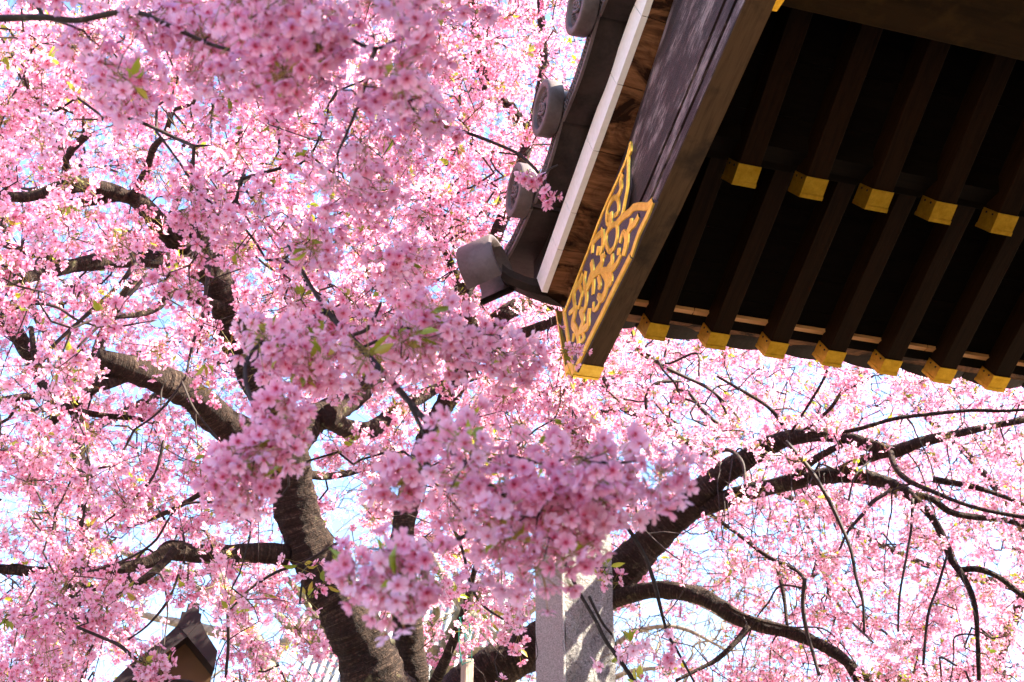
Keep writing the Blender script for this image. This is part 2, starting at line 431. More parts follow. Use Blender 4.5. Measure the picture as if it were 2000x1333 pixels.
# gold shoe under the very tip
sh = MB(); a = on_u(1121, 722, UF); c1 = BOT[0]
tipn = (TOP[0][0] - BOT[0][0], TOP[0][1] - BOT[0][1])
sh.hexa([L((UF - .004, c1[0] - .05, c1[1] - .0015 + .009)), L((UB1 + .008, c1[0] - .05, c1[1] + .0075)), L((UB1 + .008, c1[0] + .012, c1[1] - .012)), L((UF - .004, c1[0] + .012, c1[1] - .012)),
         L((UF - .004, c1[0] - .04, c1[1] + .024)), L((UB1 + .008, c1[0] - .04, c1[1] + .024)), L((UB1 + .008, c1[0] + .025, c1[1] + .024)), L((UF - .004, c1[0] + .025, c1[1] + .024))])
sh.build('gilt_tip', M['gold'], barge)
ec = MB()
ec.hexa([L((UF - .003, c1[0] + .004, c1[1] - .012)), L((UB1 + .006, c1[0] + .004, c1[1] - .012)), L((UB1 + .006, c1[0] + .016, c1[1] - .014)), L((UF - .003, c1[0] + .016, c1[1] - .014)),
         L((UF - .003, TOP[0][0] + .004, TOP[0][1])), L((UB1 + .006, TOP[0][0] + .004, TOP[0][1])), L((UB1 + .006, TOP[0][0] + .016, TOP[0][1])), L((UF - .003, TOP[0][0] + .016, TOP[0][1]))])
ec.build('gilt_end_plate', M['gold'], barge)

# verge boards: brown soffit from the bargeboard's top to a white painted edge
WL = [(.053, .160), (-.223, .275), (-.393, .3465), (-.752, .496), (-.977, .590), (-1.3, .735), (-1.9, 1.06), (-2.4, 1.39), (-3.2, 1.98), (-3.8, 2.43)]
def wl(v): return lerp_poly(WL, v)
def tp(v): return lerp_poly(TOP, v)
cuts = [.0, -.13, -.28, -.52, -.76, -.99, -1.25, -1.55, -1.9, -2.3, -2.8, -3.3, -3.8]
UW = -.140
HN = (.041, .080)                   # height of the white edge, square to the slope
sf = MB()
gap = .0015
for i, (va, vb) in enumerate(zip(cuts, cuts[1:])):
    va2 = va - gap; vb2 = vb + gap
    o_ = .0; 
    oa = .053 if i == 0 else va2
    ia = .118 if i == 0 else va2
    p = [L((UB0 + .02, ia, tp(ia) + .004)), L((UB0 + .02, vb2, tp(vb2) + .004)), L((UW + .004, vb2, wl(vb2))), L((UW + .004, oa, wl(oa)))]
    t = [x + (E2 * HN[0] + EZ * HN[1]) * .5 for x in p]
    sf.hexa(p + t)
sf.build('verge_soffit', M['soffit'], roof)
we = MB()
vv = [.053] + cuts[1:]
for va, vb in zip(vv, vv[1:]):
    secs = []
    for v in (va - .0012, vb + .0012):
        secs.append([L((UW, v, wl(v) - .003)), L((UW + .022, v, wl(v) - .003)), L((UW + .022, v + HN[0], wl(v) + HN[1])), L((UW - .006, v + HN[0], wl(v) + HN[1]))])
    we.sweep(secs)
we.build('white_verge_edge', M['white'], roof)
# mitred eave board running round the corner and along the eave
KW = lambda u: .125
eb = MB()
eb.add([L(p) for p in [(UW + .004, .056, .1585), (UB0 + .02, .112, .128), (.06, .11, .122), (9.5, .02, .108), (9.5, -.045, .121), (.06, -.045, .121),
                       (UW + .004, .085, .225), (UB0 + .02, .15, .20), (.06, .15, .19), (9.5, .06, .175), (9.5, -.03, .19), (.06, -.03, .19)]],
       [(0, 1, 7, 6), (1, 2, 8, 7), (2, 3, 9, 8), (3, 4, 10, 9), (4, 5, 11, 10), (6, 7, 8, 9, 10, 11), (2, 5, 4, 3), (0, 6, 11, 5, 2, 1)])
eb.build('eave_corner_board', M['soffit'], roof)
es = MB()
uu = .10
while uu < 9.3:
    l = .33
    es.hexa([L((uu, -.048, .1165)), L((uu + l, -.048, .1165)), L((uu + l, .0, .1195 - .004)), L((uu, .0, .1195 - .004)),
             L((uu, -.045, .150)), L((uu + l, -.045, .150)), L((uu + l, .0, .150)), L((uu, .0, .150))])
    uu += l + .004
es.build('eave_strip', M['eave_wood'], roof)

# rafters, two tiers, each with a gilt cap
S = .245
def rafter(u, vend, wend, phi, psi, length, wr, hr, lc, big):
    a = np.array([0, -math.cos(phi), math.sin(phi)]); nn = np.array([0, math.sin(psi), math.cos(psi)])
    e = np.array([u, vend, wend])
    m = MB()
    def box(s0, s1, g_, bt=0.):
        p0, p1 = e + a * s0, e + a * s1
        dn = nn * -g_; up = nn * (hr + g_)
        q = lambda p, du, n_: L(p + np.array([du, 0, 0]) + n_)
        return [q(p0, -g_, dn), q(p0, wr + g_, dn), q(p1, wr + g_, dn), q(p1, -g_, dn), q(p0, -g_, up), q(p0, wr + g_, up), q(p1, wr + g_, up), q(p1, -g_, up)]
    m.hexa(box(.004, length, 0))
    r = m.build('rafter', M['rafter'], roof, .003)
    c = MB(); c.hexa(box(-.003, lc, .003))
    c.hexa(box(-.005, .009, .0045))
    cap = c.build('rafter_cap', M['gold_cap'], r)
    if big:
        k = MB()
        for (s, h) in ((lc - .012, .28), (lc - .012, .72)):
            p = e + a * s + nn * (hr * h); ce = L(p + np.array([-.0032, 0, 0]))
            ring = [ce + .0042 * (math.cos(t) * RM.T @ a + math.sin(t) * RM.T @ nn) for t in np.linspace(0, 2 * math.pi, 9)[:-1]]
            k.add([x - E1 * .0022 for x in ring] + ring, [tuple(range(8))] + [(i, (i + 1) % 8, 8 + (i + 1) % 8, 8 + i) for i in range(8)])
        k.build('cap_nails', M['nail'], r)
    return r
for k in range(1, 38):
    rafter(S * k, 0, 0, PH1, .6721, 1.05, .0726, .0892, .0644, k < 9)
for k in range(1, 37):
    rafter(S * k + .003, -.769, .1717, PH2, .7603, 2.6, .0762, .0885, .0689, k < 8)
# kioi beam between the tiers and the two decks
kb = MB()
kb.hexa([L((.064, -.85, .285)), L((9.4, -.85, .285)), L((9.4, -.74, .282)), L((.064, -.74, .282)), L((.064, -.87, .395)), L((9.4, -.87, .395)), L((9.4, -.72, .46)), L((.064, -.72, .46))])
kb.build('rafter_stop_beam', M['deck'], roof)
dk = MB()
def deck(vend, wend, phi, psi, hr, s0, s1, n):
    a = np.array([0, -math.cos(phi), math.sin(phi)]); nn = np.array([0, math.sin(psi), math.cos(psi)])
    for i in range(n):
        t0 = s0 + (s1 - s0) * i / n; t1 = s0 + (s1 - s0) * (i + 1) / n - .002
        jit = .001 * (i % 3)
        p = [np.array([.064, vend, wend]) + a * t + nn * (hr + .001 + jit) for t in (t0, t1)]
        p = [L(p[0]), L(p[0] + (9.3, 0, 0)), L(p[1] + (9.3, 0, 0)), L(p[1])]
        t_ = [x + RM.T @ (nn * .02) for x in p]
        dk.hexa(p + t_)
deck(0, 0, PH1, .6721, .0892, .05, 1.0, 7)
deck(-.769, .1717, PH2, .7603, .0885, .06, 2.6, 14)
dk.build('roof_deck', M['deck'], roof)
# purlin beam with gilt end, and the post that carries it beyond the frame
pb = MB()
pb.hexa([L((.088, -1.66, .338)), L((9.4, -1.66, .338)), L((9.4, -1.40, .334)), L((.088, -1.40, .334)), L((.088, -1.66, .68)), L((9.4, -1.66, .68)), L((9.4, -1.40, .615)), L((.088, -1.40, .615))])
purlin = pb.build('purlin', M['beam'], roof, .006)
pc = MB()
pc.hexa([L((.004, -1.67, .300)), L((.092, -1.67, .300)), L((.092, -1.408, .300)), L((.004, -1.408, .300)), L((.004, -1.67, .62)), L((.092, -1.67, .62)), L((.092, -1.408, .56)), L((.004, -1.408, .56))])
pc.build('gilt_purlin_end', M['gold_cap'], purlin)
for u in (3.6, 6.4, 9.2):
    po = MB(); b0 = L((u, -1.53, 0)); top = .335
    po.tube([(b0[0], b0[1], 0.0), (b0[0], b0[1], 2.0), (b0[0], b0[1], RO[2] + top)], .15, 20)
    po.build('gate_post', M['beam'], roof)
hb = MB()  # unseen hall body, added to keep bounce light off the eave underside
hb.hexa([L((.75, -5.3, -RO[2])), L((9.3, -5.3, -RO[2])), L((9.3, -2.35, -RO[2])), L((.75, -2.35, -RO[2])), L((.75, -5.3, .95)), L((9.3, -5.3, .95)), L((9.3, -2.35, .95)), L((.75, -2.35, .95))])
hb.build('unseen_hall_block', M['beam'], roof)
# slab of the roof above the timber, its far slope and the tiles' mass (casts the shade)
rb = MB()
sl = [(.16, .21), (-.6, .62), (-1.1, .93), (-1.9, 1.50), (-2.8, 2.20), (-3.8, 2.95), (-5.0, 2.2), (-7.6, .6)]
secs = []
for (v, w_) in sl:
    secs.append([L((-.135, v, w_ - (.0 if v > -1 else .1) + .04)), L((9.45, v, w_ + .04)), L((9.45, v, w_ + .2)), L((-.135, v, w_ + .2 - .06))])
rb.sweep(secs)
rb.build('roof_bed', M['tile'], roof)

# verge tiles: sagging pans that lie across the verge, with decorated lips and round end discs
DC = [np.array([-.30, -.131 + .352 * 0 , .463]), ]
d0 = np.array([-.131, .463]); d1 = np.array([-.457, .5934]); d2 = np.array([-.8344, .735])
cent = [d0, d1, d2]
stp = d2 - d1
for i in range(1, 7): cent.append(d2 + stp * i + np.array([0, .022 * i * i]))
def relief_disc(c, R, parent, nrm_u=-1):
    """round tile: rim, sunk field, a ring of petals and two linked loops in the middle"""
    m = MB(); n = 40
    def ring(r, u): return [L((u, c[0] + r * math.cos(t), c[1] + r * math.sin(t))) for t in np.linspace(0, 2 * math.pi, n, endpoint=False)]
    uf = -.305
    secs = [ring(R * .72, uf + .22), ring(R * .72, uf + .056), ring(R * .95, uf + .054), ring(R * .98, uf + .050), ring(R * .99, uf + .008), ring(R * .985, uf + .001), ring(R * .96, uf - .002), ring(R * .76, uf - .002), ring(R * .735, uf + .001), ring(R * .72, uf + .018), ring(R * .3, uf + .014), ring(.001, uf + .013)]
    m.sweep(secs, caps=False, smooth=False)
    d = m.build('round_tile', M['tile_disc'], parent)
    for p in d.data.polygons: p.use_smooth = True
    k = MB()
    for i in range(30):
        t = 2 * math.pi * i / 30; r0, r1 = R * .50, R * .69
        pts = [L((uf + .012, c[0] + r * math.cos(t + dt), c[1] + r * math.sin(t + dt))) for r, dt in ((r0, .0), ((r0 + r1) / 2, .07), (r1, .02))]
        k.tube(pts, [R * .022, R * .045, R * .032], 6)
    for i in range(22):
        t = 2 * math.pi * (i + .5) / 22
        p = L((uf + .012, c[0] + R * .44 * math.cos(t), c[1] + R * .44 * math.sin(t)))
        k.tube([p + E1 * .004, p - E1 * .003], R * .022, 6)
    for (dv, dw, a, b_, rot) in ((.10, .13, .17, .11, .5), (-.06, -.02, .17, .11, .5), (-.14, -.2, .12, .09, .5)):
        pts = []
        for t in np.linspace(0, 2 * math.pi, 17):
            x, y = a * math.cos(t), b_ * math.sin(t)
            pts.append(L((uf + .006, c[0] + R * (dv + x * math.cos(rot) - y * math.sin(rot)), c[1] + R * (dw + x * math.sin(rot) + y * math.cos(rot)))))
        k.tube(pts, R * .042, 6)
    k.tube([L((uf + .004, c[0] + R * .3, c[1] - R * .02)), L((uf + .004, c[0] + R * .02, c[1] - R * .26)), L((uf + .004, c[0] - R * .18, c[1] - R * .36))], [R * .05, R * .07, R * .03], 7)
    k.build('tile_crest', M['tile_disc'], d)
    return d
RD = .103
for c in cent: relief_disc(c, RD, roof)
def pan(c0, c1, first):
    """pan tile between two discs: underside arc, swept from the verge board out to the lip"""
    dd = c1 - c0; t_ = dd / np.linalg.norm(dd); nn = np.array([-t_[1], t_[0]])
    if nn[1] < 0: nn = -nn
    a = c0 - nn * (RD * .98) ; b_ = c1 - nn * (RD * .98)
    a = a + t_ * .015; b_ = b_ + t_ * .015
    n = 14; arc = []
    for i in range(n + 1):
        s = i / n; sag = -.030 * math.sin(math.pi * s) + .012 * s - .004
        arc.append(a + (b_ - a) * s + nn * (sag + .012))
    m = MB(); th = .030
    secs = []
    for u in (-.235, -.231, -.05, .0):
        secs.append([L((u, *p)) for p in arc] + [L((u, *(p + nn * th))) for p in reversed(arc)])
    m.sweep(secs)
    o = m.build('verge_tile', M['tile'], roof)
    lip = MB(); secs = []
    for i, p in enumerate(arc):
        secs.append([L((-.236, *(p + nn * (-.002)))), L((-.246, *(p + nn * (-.002)))), L((-.246, *(p + nn * .012))), L((-.240, *(p + nn * .014))), L((-.240, *(p + nn * .046))), L((-.246, *(p + nn * .048))), L((-.246, *(p + nn * .058))), L((-.236, *(p + nn * .058)))])
    lip.sweep(secs)
    for i in range(1, n * 2):
        s = i / (2 * n); k_ = s * n; j = min(int(k_), n - 1); p = arc[j] + (arc[j + 1] - arc[j]) * (k_ - j)
        w1 = .009 * math.sin(i * 1.9)
        lip.tube([L((-.241, *(p + nn * (.018 + .0)))), L((-.247, *(p + nn * (.029 + w1) + t_ * .004))), L((-.241, *(p + nn * .042 + t_ * .007 * math.cos(i * 2.1))))], .0045, 5)
    lip.build('tile_lip', M['tile_disc'], o)
pc_ = on_u(966, 541, -.24)[1:]; pan(pc_ + np.array([.37, .93]) * RD * .98, d0, True)
for a_, b_ in zip(cent, cent[1:]): pan(a_, b_, False)
# corner round tile: a half barrel set diagonally at the eave corner
ct = MB()
cc = on_v(948, 528, .13); ax = np.array([-.72, .62, -.22]); ax /= np.linalg.norm(ax)
sx = np.cross(ax, [0, 0, 1.]); sx /= np.linalg.norm(sx); sz = np.cross(sx, ax)
if sz[2] < 0: sz = -sz
def barrel(r, t): return [L(cc + ax * t + r * (math.cos(q) * sx + math.sin(q) * sz)) for q in np.linspace(-1.0, math.pi + 1.0, 26)]
secs = [barrel(.112, -.075), barrel(.118, -.07), barrel(.118, .06), barrel(.112, .066), barrel(.094, .066), barrel(.094, -.075), barrel(.112, -.075)]
ct.sweep(secs, close=False, smooth=True)
co = ct.build('corner_round_tile', M['tile_disc'], roof)
# eave tiles: sagging pans along the eave
ep = MB()
def eave_arc(u0, per, n, v, base):
    pts = []
    for i in range(n + 1):
        s = i / n; pts.append((u0 + per * s, v, base + .026 * (1 - math.sin(math.pi * s) ** .8) ))
    return pts
PER = .29
for i in range(31):
    u0 = .27 - PER + i * PER
    secs = []
    lo = eave_arc(u0, PER - .004, 10, 0, 0)
    for v, dz in ((-.03, .165), (.10, .113), (.148, .098), (.148, .098 + .035), (-.03, .20)):
        secs.append([L((p[0], v, p[2] + dz - .005 * (p[0] > 1) * (p[0] - 1) / 3)) for p in lo])
    t = MB(); t.sweep(secs, close=False, smooth=False); t.build('eave_tile', M['tile'], roof)
tc = MB(); secs = []
for lo_, up_ in (((985, 556), (978, 543)), ((1003, 568), (990, 553)), ((1035, 583), (1022, 567)), ((1075, 596), (1062, 578)), ((1110, 603), (1106, 586)), ((1150, 610), (1148, 594)), ((1190, 616), (1190, 600))):
    a_ = on_v(*lo_, .15); b_ = on_v(*up_, .105)
    secs.append([L(b_), L(a_), L(a_ + (0, .012, .012)), L(a_ + (0, .012, .05)), L(b_ + (0, -.02, .05)), L(b_ + (0, -.02, .02))])
tc.sweep(secs)
tc.build('corner_pan_tile', M['tile'], roof)

# ================================================================== TREES
def limb_mesh(name, P, R, mat, parent, n=14, rough=.05, seed=0):
    """one tapering limb: smooth loft through its points, uneven surface, UVs that run round and along it"""
    P = np.array(P, float); R = np.array(R, float)
    seglen = np.linalg.norm(np.diff(P, axis=0), axis=1).sum()
    k = max(4 * len(P), int(seglen / (.045 if n < 16 else .02)))
    C = resample(P, k); RR = np.interp(np.linspace(0, len(P) - 1, k), np.arange(len(P)), R)
    r_ = np.random.default_rng(seed)
    ph = r_.uniform(0, 6.28, (4,)); rr_ = r_.normal(size=(k, n))
    ref = np.array([.3, -.2, .93]); v = []; uv = []; al = 0
    for i in range(k):
        t = C[min(i + 1, k - 1)] - C[max(i - 1, 0)]; t /= np.linalg.norm(t) + 1e-9
        a = np.cross(t, ref); a /= np.linalg.norm(a) + 1e-9; b_ = np.cross(t, a); ref = np.cross(a, t) if False else ref
        if i: al += np.linalg.norm(C[i] - C[i - 1])
        for j in range(n + 1):
            q = 2 * math.pi * j / n
            w_ = 1 + rough * (math.sin(2 * q + ph[0] + al * 9) * .5 + math.sin(3 * q + ph[1] - al * 14) * .4 + math.sin(al * 31 + ph[2]) * .5 + math.sin(q + al * 5 + ph[3]) * .6)
            if n >= 16: w_ += rough * (.35 * math.sin(7 * q + 3 * math.sin(al * 11 + ph[1]) + ph[2]) * math.sin(al * 17 + 2 * q) + .3 * math.sin(al * 95 + 1.6 * math.sin(3 * q + al * 9)) + .28 * rr_[i, j % n])
            v.append(C[i] + RR[i] * w_ * (math.cos(q) * a + math.sin(q) * b_)); uv.append((q * max(RR[i], .01) * 1.0, al))
    m = n + 1; f = [(i * m + j, i * m + j + 1, (i + 1) * m + j + 1, (i + 1) * m + j) for i in range(k - 1) for j in range(n)]
    v = [tuple(p) for p in v]
    for e, base in ((0, 0), (k - 1, (k - 1) * m)):
        v.append(tuple(C[e])); uv.append((0, al if e else 0)); c = len(v) - 1
        f += [((base + j, base + j + 1, c) if e else (base + j + 1, base + j, c)) for j in range(n)]
    me = bpy.data.meshes.new(name); me.from_pydata(v, [], f)
    me.polygons.foreach_set('use_smooth', [True] * len(f))
    ul = me.uv_layers.new(name='UVMap'); vi = np.empty(len(me.loops), int); me.loops.foreach_get('vertex_index', vi)
    ul.data.foreach_set('uv', np.array(uv, np.float32)[vi].ravel())
    me.update()
    return link(name, me, mat, parent)

def fast_mesh(name, V, F, attrs, mat, parent, smooth=False):
    """mesh from numpy arrays; F may be a list of (count, k) index arrays"""
    me = bpy.data.meshes.new(name)
    me.vertices.add(len(V)); me.vertices.foreach_set('co', np.asarray(V, np.float32).ravel())
    Fs = F if isinstance(F, list) else [F]
    idx = np.concatenate([a.ravel() for a in Fs]).astype(np.int32)
    tot = np.concatenate([np.full(len(a), a.shape[1]) for a in Fs]).astype(np.int32)
    st = np.concatenate([[0], np.cumsum(tot)[:-1]]).astype(np.int32)
    me.loops.add(len(idx)); me.loops.foreach_set('vertex_index', idx)
    me.polygons.add(len(tot)); me.polygons.foreach_set('loop_start', st); me.polygons.foreach_set('loop_total', tot)
    me.polygons.foreach_set('use_smooth', np.full(len(tot), smooth))
    for k, a in attrs.items():
        at_ = me.attributes.new(k, 'FLOAT', 'POINT'); at_.data.foreach_set('value', np.asarray(a, np.float32))
    me.update(calc_edges=True); me.validate()
    return link(name, me, mat, parent)

def petal_flower(lod):
    """unit flower (radius 1) facing +Z: verts, quads/tris, rho"""
    V = []; Q = []; T = []; rho = []
    for k in range(5):
        a = 2 * math.pi * k / 5; ca, sa = math.cos(a), math.sin(a); b = len(V)
        if lod == 2:
            pr = [(.06, 0, 0), (.34, .25, .10), (.34, -.25, .10), (.38, 0, .03), (.70, .40, .20), (.70, -.40, .20), (.72, 0, .14), (.94, .24, .27), (.94, -.24, .27), (.88, 0, .23)]
            qq = [(0, 2, 3, 1), (3, 2, 5, 6), (1, 3, 6, 4), (6, 5, 8, 9), (4, 6, 9, 7)]
            Q += [tuple(b + i for i in f) for f in qq]
        elif lod == 1:
            pr = [(.06, 0, 0), (.60, .38, .20), (.60, -.38, .20), (.58, 0, .10), (.96, .20, .27), (.96, -.20, .27), (.88, 0, .22)]
            qq = [(3, 2, 5, 6), (1, 3, 6, 4)]; T += [(b, b + 2, b + 3), (b, b + 3, b + 1)]
            Q += [tuple(b + i for i in f) for f in qq]
        else:
            pr = [(.05, 0, 0), (.68, .42, .2), (.68, -.42, .2), (.97, 0, .24)]
            Q += [(b, b + 2, b + 3, b + 1)]
        for x, y, z in pr:
            V.append((x * ca - y * sa, x * sa + y * ca, z)); rho.append(min(1, math.hypot(x, y)))
    if lod:
        b = len(V)                                        # stamens: a small raised star
        for k in range(5):
            a = 2 * math.pi * (k + .5) / 5; V.append((.2 * math.cos(a), .2 * math.sin(a), .2)); rho.append(.1)
        V.append((0, 0, .04)); rho.append(0)
        T += [(b + k, b + (k + 1) % 5, b + 5) for k in range(5)]
    return np.array(V), np.array(Q).reshape(-1, 4), np.array(T).reshape(-1, 3), np.array(rho)
FL = {k: petal_flower(k) for k in (0, 1, 2)}

def frames(Nn, r_):
    a = np.cross(Nn, r_.normal(size=Nn.shape)); a /= np.linalg.norm(a, axis=1)[:, None] + 1e-9
    return a, np.cross(Nn, a)
def blossoms(name, C, Nn, R, lod, tint, parent, r_):
    """every flower of one plant in one mesh"""
    V0, Q0, T0, rho0 = FL[lod]; n, m = len(C), len(V0)
    a, b = frames(Nn, r_)
    V = np.repeat(V0[None], n, 0)
    cup = r_.uniform(.4, 2.2, n); V[:, :, 2] *= cup[:, None]
    sh = 1 - .10 * (cup - .4); V[:, :, :2] *= sh[:, None, None]
    V[:, :, 0] *= r_.uniform(.85, 1.1, n)[:, None]
    V[:, :, 2] += r_.normal(0, .05, (n, m)) * (rho0 > .2)
    pm_ = len(V0) if lod == 0 else len(V0) - 6
    V[:, :pm_, 2] += np.repeat(r_.normal(0, .22, (n, 5)), pm_ // 5, 1) * rho0[None, :pm_]
    W = C[:, None] + R[:, None, None] * (V[..., 0:1] * a[:, None] + V[..., 1:2] * b[:, None] + V[..., 2:3] * Nn[:, None])
    off = (np.arange(n) * m)[:, None, None]
    F = [(Q0[None] + off).reshape(-1, 4)]
    if len(T0): F.append((T0[None] + off).reshape(-1, 3))
    return fast_mesh(name, W.reshape(-1, 3), F, {'rho': np.tile(rho0, n), 'tint': np.repeat(tint, m)}, M['petal'], parent)
def stalks(name, A, B, r, tint, parent, r_, k=3):
    """thin stalks A->B with a swollen calyx at B"""
    n = len(A); D = B - A; ln = np.linalg.norm(D, axis=1)[:, None] + 1e-9; D = D / ln
    a, b = frames(D, r_); q = 2 * math.pi * np.arange(k) / k
    ring = np.cos(q)[None, :, None] * a[:, None] + np.sin(q)[None, :, None] * b[:, None]
    mid = B - D * np.minimum(ln * .4, .008)
    r = np.asarray(r)[:, None, None]
    V = np.concatenate([A[:, None] + ring * r * .8, mid[:, None] + ring * r * .9, (mid * .3 + B * .7)[:, None] + ring * r * 2.3, (B + D * .001)[:, None] + ring * r * 1.5], 1)
    m = 4 * k; Q = []
    for s in range(3):
        for j in range(k): Q.append((s * k + j, s * k + (j + 1) % k, (s + 1) * k + (j + 1) % k, (s + 1) * k + j))
    Q = np.array(Q); off = (np.arange(n) * m)[:, None, None]
    tt = np.concatenate([np.repeat(tint[:, None] * .6, k, 1), np.repeat(tint[:, None] * .6, k, 1), np.ones((n, 2 * k)) * .95], 1)
    return fast_mesh(name, V.reshape(-1, 3), (Q[None] + off).reshape(-1, 4), {'tint': tt.ravel()}, M['stalk'], parent)
LV = np.array([(0, 0, 0), (.28, .2, .06), (.28, -.2, .06), (.3, 0, -.02), (.62, .2, .04), (.62, -.2, .04), (.64, 0, -.05), (1, 0, -.16)])
LQ = np.array([(0, 2, 3, 1), (3, 2, 5, 6), (1, 3, 6, 4), (6, 5, 7, 4)])
def leaves(name, C, D, size, tint, parent, r_):
    n = len(C); D = D / (np.linalg.norm(D, axis=1)[:, None] + 1e-9); a, b = frames(D, r_)
    V = np.repeat(LV[None], n, 0); V[:, :, 2] *= r_.uniform(.3, 2.2, n)[:, None]; V[:, :, 1] *= r_.uniform(.6, 1.1, n)[:, None]
    W = C[:, None] + size[:, None, None] * (V[..., 0:1] * D[:, None] + V[..., 1:2] * a[:, None] + V[..., 2:3] * b[:, None])
    off = (np.arange(n) * 8)[:, None, None]
    return fast_mesh(name, W.reshape(-1, 3), (LQ[None] + off).reshape(-1, 4), {'tint': np.repeat(tint, 8)}, M['leaf'], parent, True)

def twigs(name, P0, P1, R0, R1, mat, parent, k=5):
    n = len(P0); D = P1 - P0; D = D / (np.linalg.norm(D, axis=1)[:, None] + 1e-9)
    ref = np.tile(np.array([.31, .17, .93]), (n, 1)); a = np.cross(D, ref); a /= np.linalg.norm(a, axis=1)[:, None] + 1e-9; b = np.cross(D, a)
    q = 2 * math.pi * np.arange(k) / k
    ring = np.cos(q)[None, :, None] * a[:, None] + np.sin(q)[None, :, None] * b[:, None]
    V = np.concatenate([(P0 - D * R0[:, None] * .3)[:, None] + ring * R0[:, None, None], P1[:, None] + ring * R1[:, None, None]], 1)
    Q = np.array([(j, (j + 1) % k, k + (j + 1) % k, k + j) for j in range(k)]); off = (np.arange(n) * 2 * k)[:, None, None]
    return fast_mesh(name, V.reshape(-1, 3), (Q[None] + off).reshape(-1, 4), {}, mat, parent, True)

def grow(skel, skel_r, targets, r_, droop=.12, kstep=.05, cost_w=.15, wig=.30):
    """join every target to the growing skeleton by the cheapest bent twig; returns segments with pipe-model radii"""
    nodes = [np.array(p) for p in skel]; par = [-1] * len(nodes); cost = [0.] * len(nodes)
    T = np.asarray(targets); nT = len(T); SK = np.asarray(skel)
    best = np.full(nT, 1e9); bj = np.zeros(nT, int)
    for s in range(0, nT, 400):
        d = np.linalg.norm(T[s:s + 400, None] - SK[None], axis=2); bj[s:s + 400] = d.argmin(1); best[s:s + 400] = d.min(1)
    done = np.zeros(nT, bool); leaf = np.zeros(nT, int)
    for _ in range(nT):
        i = int(np.where(done, 1e9, best).argmin()); done[i] = True
        j = int(bj[i]); a = nodes[j]; b = T[i]; d = np.linalg.norm(b - a); k = max(1, int(d / kstep))
        new = []; prev = j
        side = r_.normal(size=3) * wig * d; side2 = r_.normal(size=3) * wig * d * .75
        for s in range(1, k + 1):
            t = s / k; p = a + (b - a) * t + side * math.sin(math.pi * t) * .5 + side2 * math.sin(2 * math.pi * t) * .5
            p[2] += droop * d * math.sin(math.pi * t) * .6
            if s < k: p = p + r_.normal(size=3) * .19 * kstep
            nodes.append(p); par.append(prev); cost.append(cost[prev] + np.linalg.norm(p - nodes[prev])); prev = len(nodes) - 1; new.append(prev)
        leaf[i] = prev
        NP = np.array([nodes[q] for q in new]); nc = np.array([cost[q] for q in new])
        dd = np.linalg.norm(T[:, None] - NP[None], axis=2) + cost_w * nc[None]
        mj = dd.argmin(1); mv = dd[np.arange(nT), mj]; up = (mv < best) & ~done
        best[up] = mv[up]; bj[up] = np.array(new)[mj[up]]
    n = len(nodes); load = np.zeros(n); load[leaf] += 1
    for i in range(n - 1, len(skel) - 1, -1):
        load[par[i]] += load[i] if par[i] >= len(skel) else 0
    rad = .0013 * np.maximum(load, 1) ** .38
    nodes = np.array(nodes); ch = np.arange(len(skel), n); pa = np.array(par)[ch]
    r1 = rad[ch]; r0 = np.where(pa >= len(skel), rad[np.clip(pa, 0, n - 1)], r1 * 1.15); r0 = np.maximum(r0, r1)
    return nodes[pa], nodes[ch], np.minimum(r0, .0085), np.minimum(r1, .0085), nodes[leaf], nodes[np.array(par)[leaf]]

def flower_clusters(tips, r_, per=(7, 12), rad=.055, fl=(.0150, .0185), away=None, lod=1, parent=None, leafy_=.22, stalk_r=.0011, tintmu=.35, spread=1.0, leaf_size=(.026, .050), cap=None):
    """umbels of flowers round every twig tip: blossoms, stalks and young leaves of one plant"""
    nf = r_.integers(per[0], per[1] + 1, len(tips)); I = np.repeat(np.arange(len(tips)), nf)
    c = tips[I]
    d = r_.normal(size=(len(I), 3)); d[:, 2] = d[:, 2] * .85 - .30; d /= np.linalg.norm(d, axis=1)[:, None]
    rr = rad * (.55 + .6 * r_.random(len(I))) * np.repeat(r_.uniform(.75, 1.25, len(tips)), nf)
    pos = c + d * rr[:, None]
    n = d + r_.normal(0, .38, d.shape) + np.array([0, 0, -.25]); n /= np.linalg.norm(n, axis=1)[:, None]
    R = r_.uniform(fl[0], fl[1], len(I)); bud = r_.random(len(I)) < .05; R[bud] *= .45
    tint = np.clip(np.repeat(r_.normal(tintmu, .22, len(tips)), nf) + r_.normal(0, .22, len(I)), 0, 1); tint[bud] = 0
    blossoms('blossoms', pos, n, R, lod, tint, parent, r_)
    if lod:
        jit = c + r_.normal(0, .012, c.shape)
        stalks('stalk_sprays', jit, pos - n * R[:, None] * .04, np.full(len(I), stalk_r), r_.random(len(I)), parent, r_)
    sel = np.where(r_.random(len(tips)) < leafy_)[0]
    if len(sel):
        k = r_.integers(2, 6, len(sel)); J = np.repeat(sel, k)
        dd = r_.normal(size=(len(J), 3)) + np.repeat(r_.normal(size=(len(sel), 3)), k, 0) * .8 + np.array([0, 0, .15])
        dn = dd / (np.linalg.norm(dd, axis=1)[:, None] + 1e-9)
        leaves('leaves', tips[J] + dn * .014, dd, r_.uniform(leaf_size[0], leaf_size[1], len(J)), r_.random(len(J)), parent, r_)

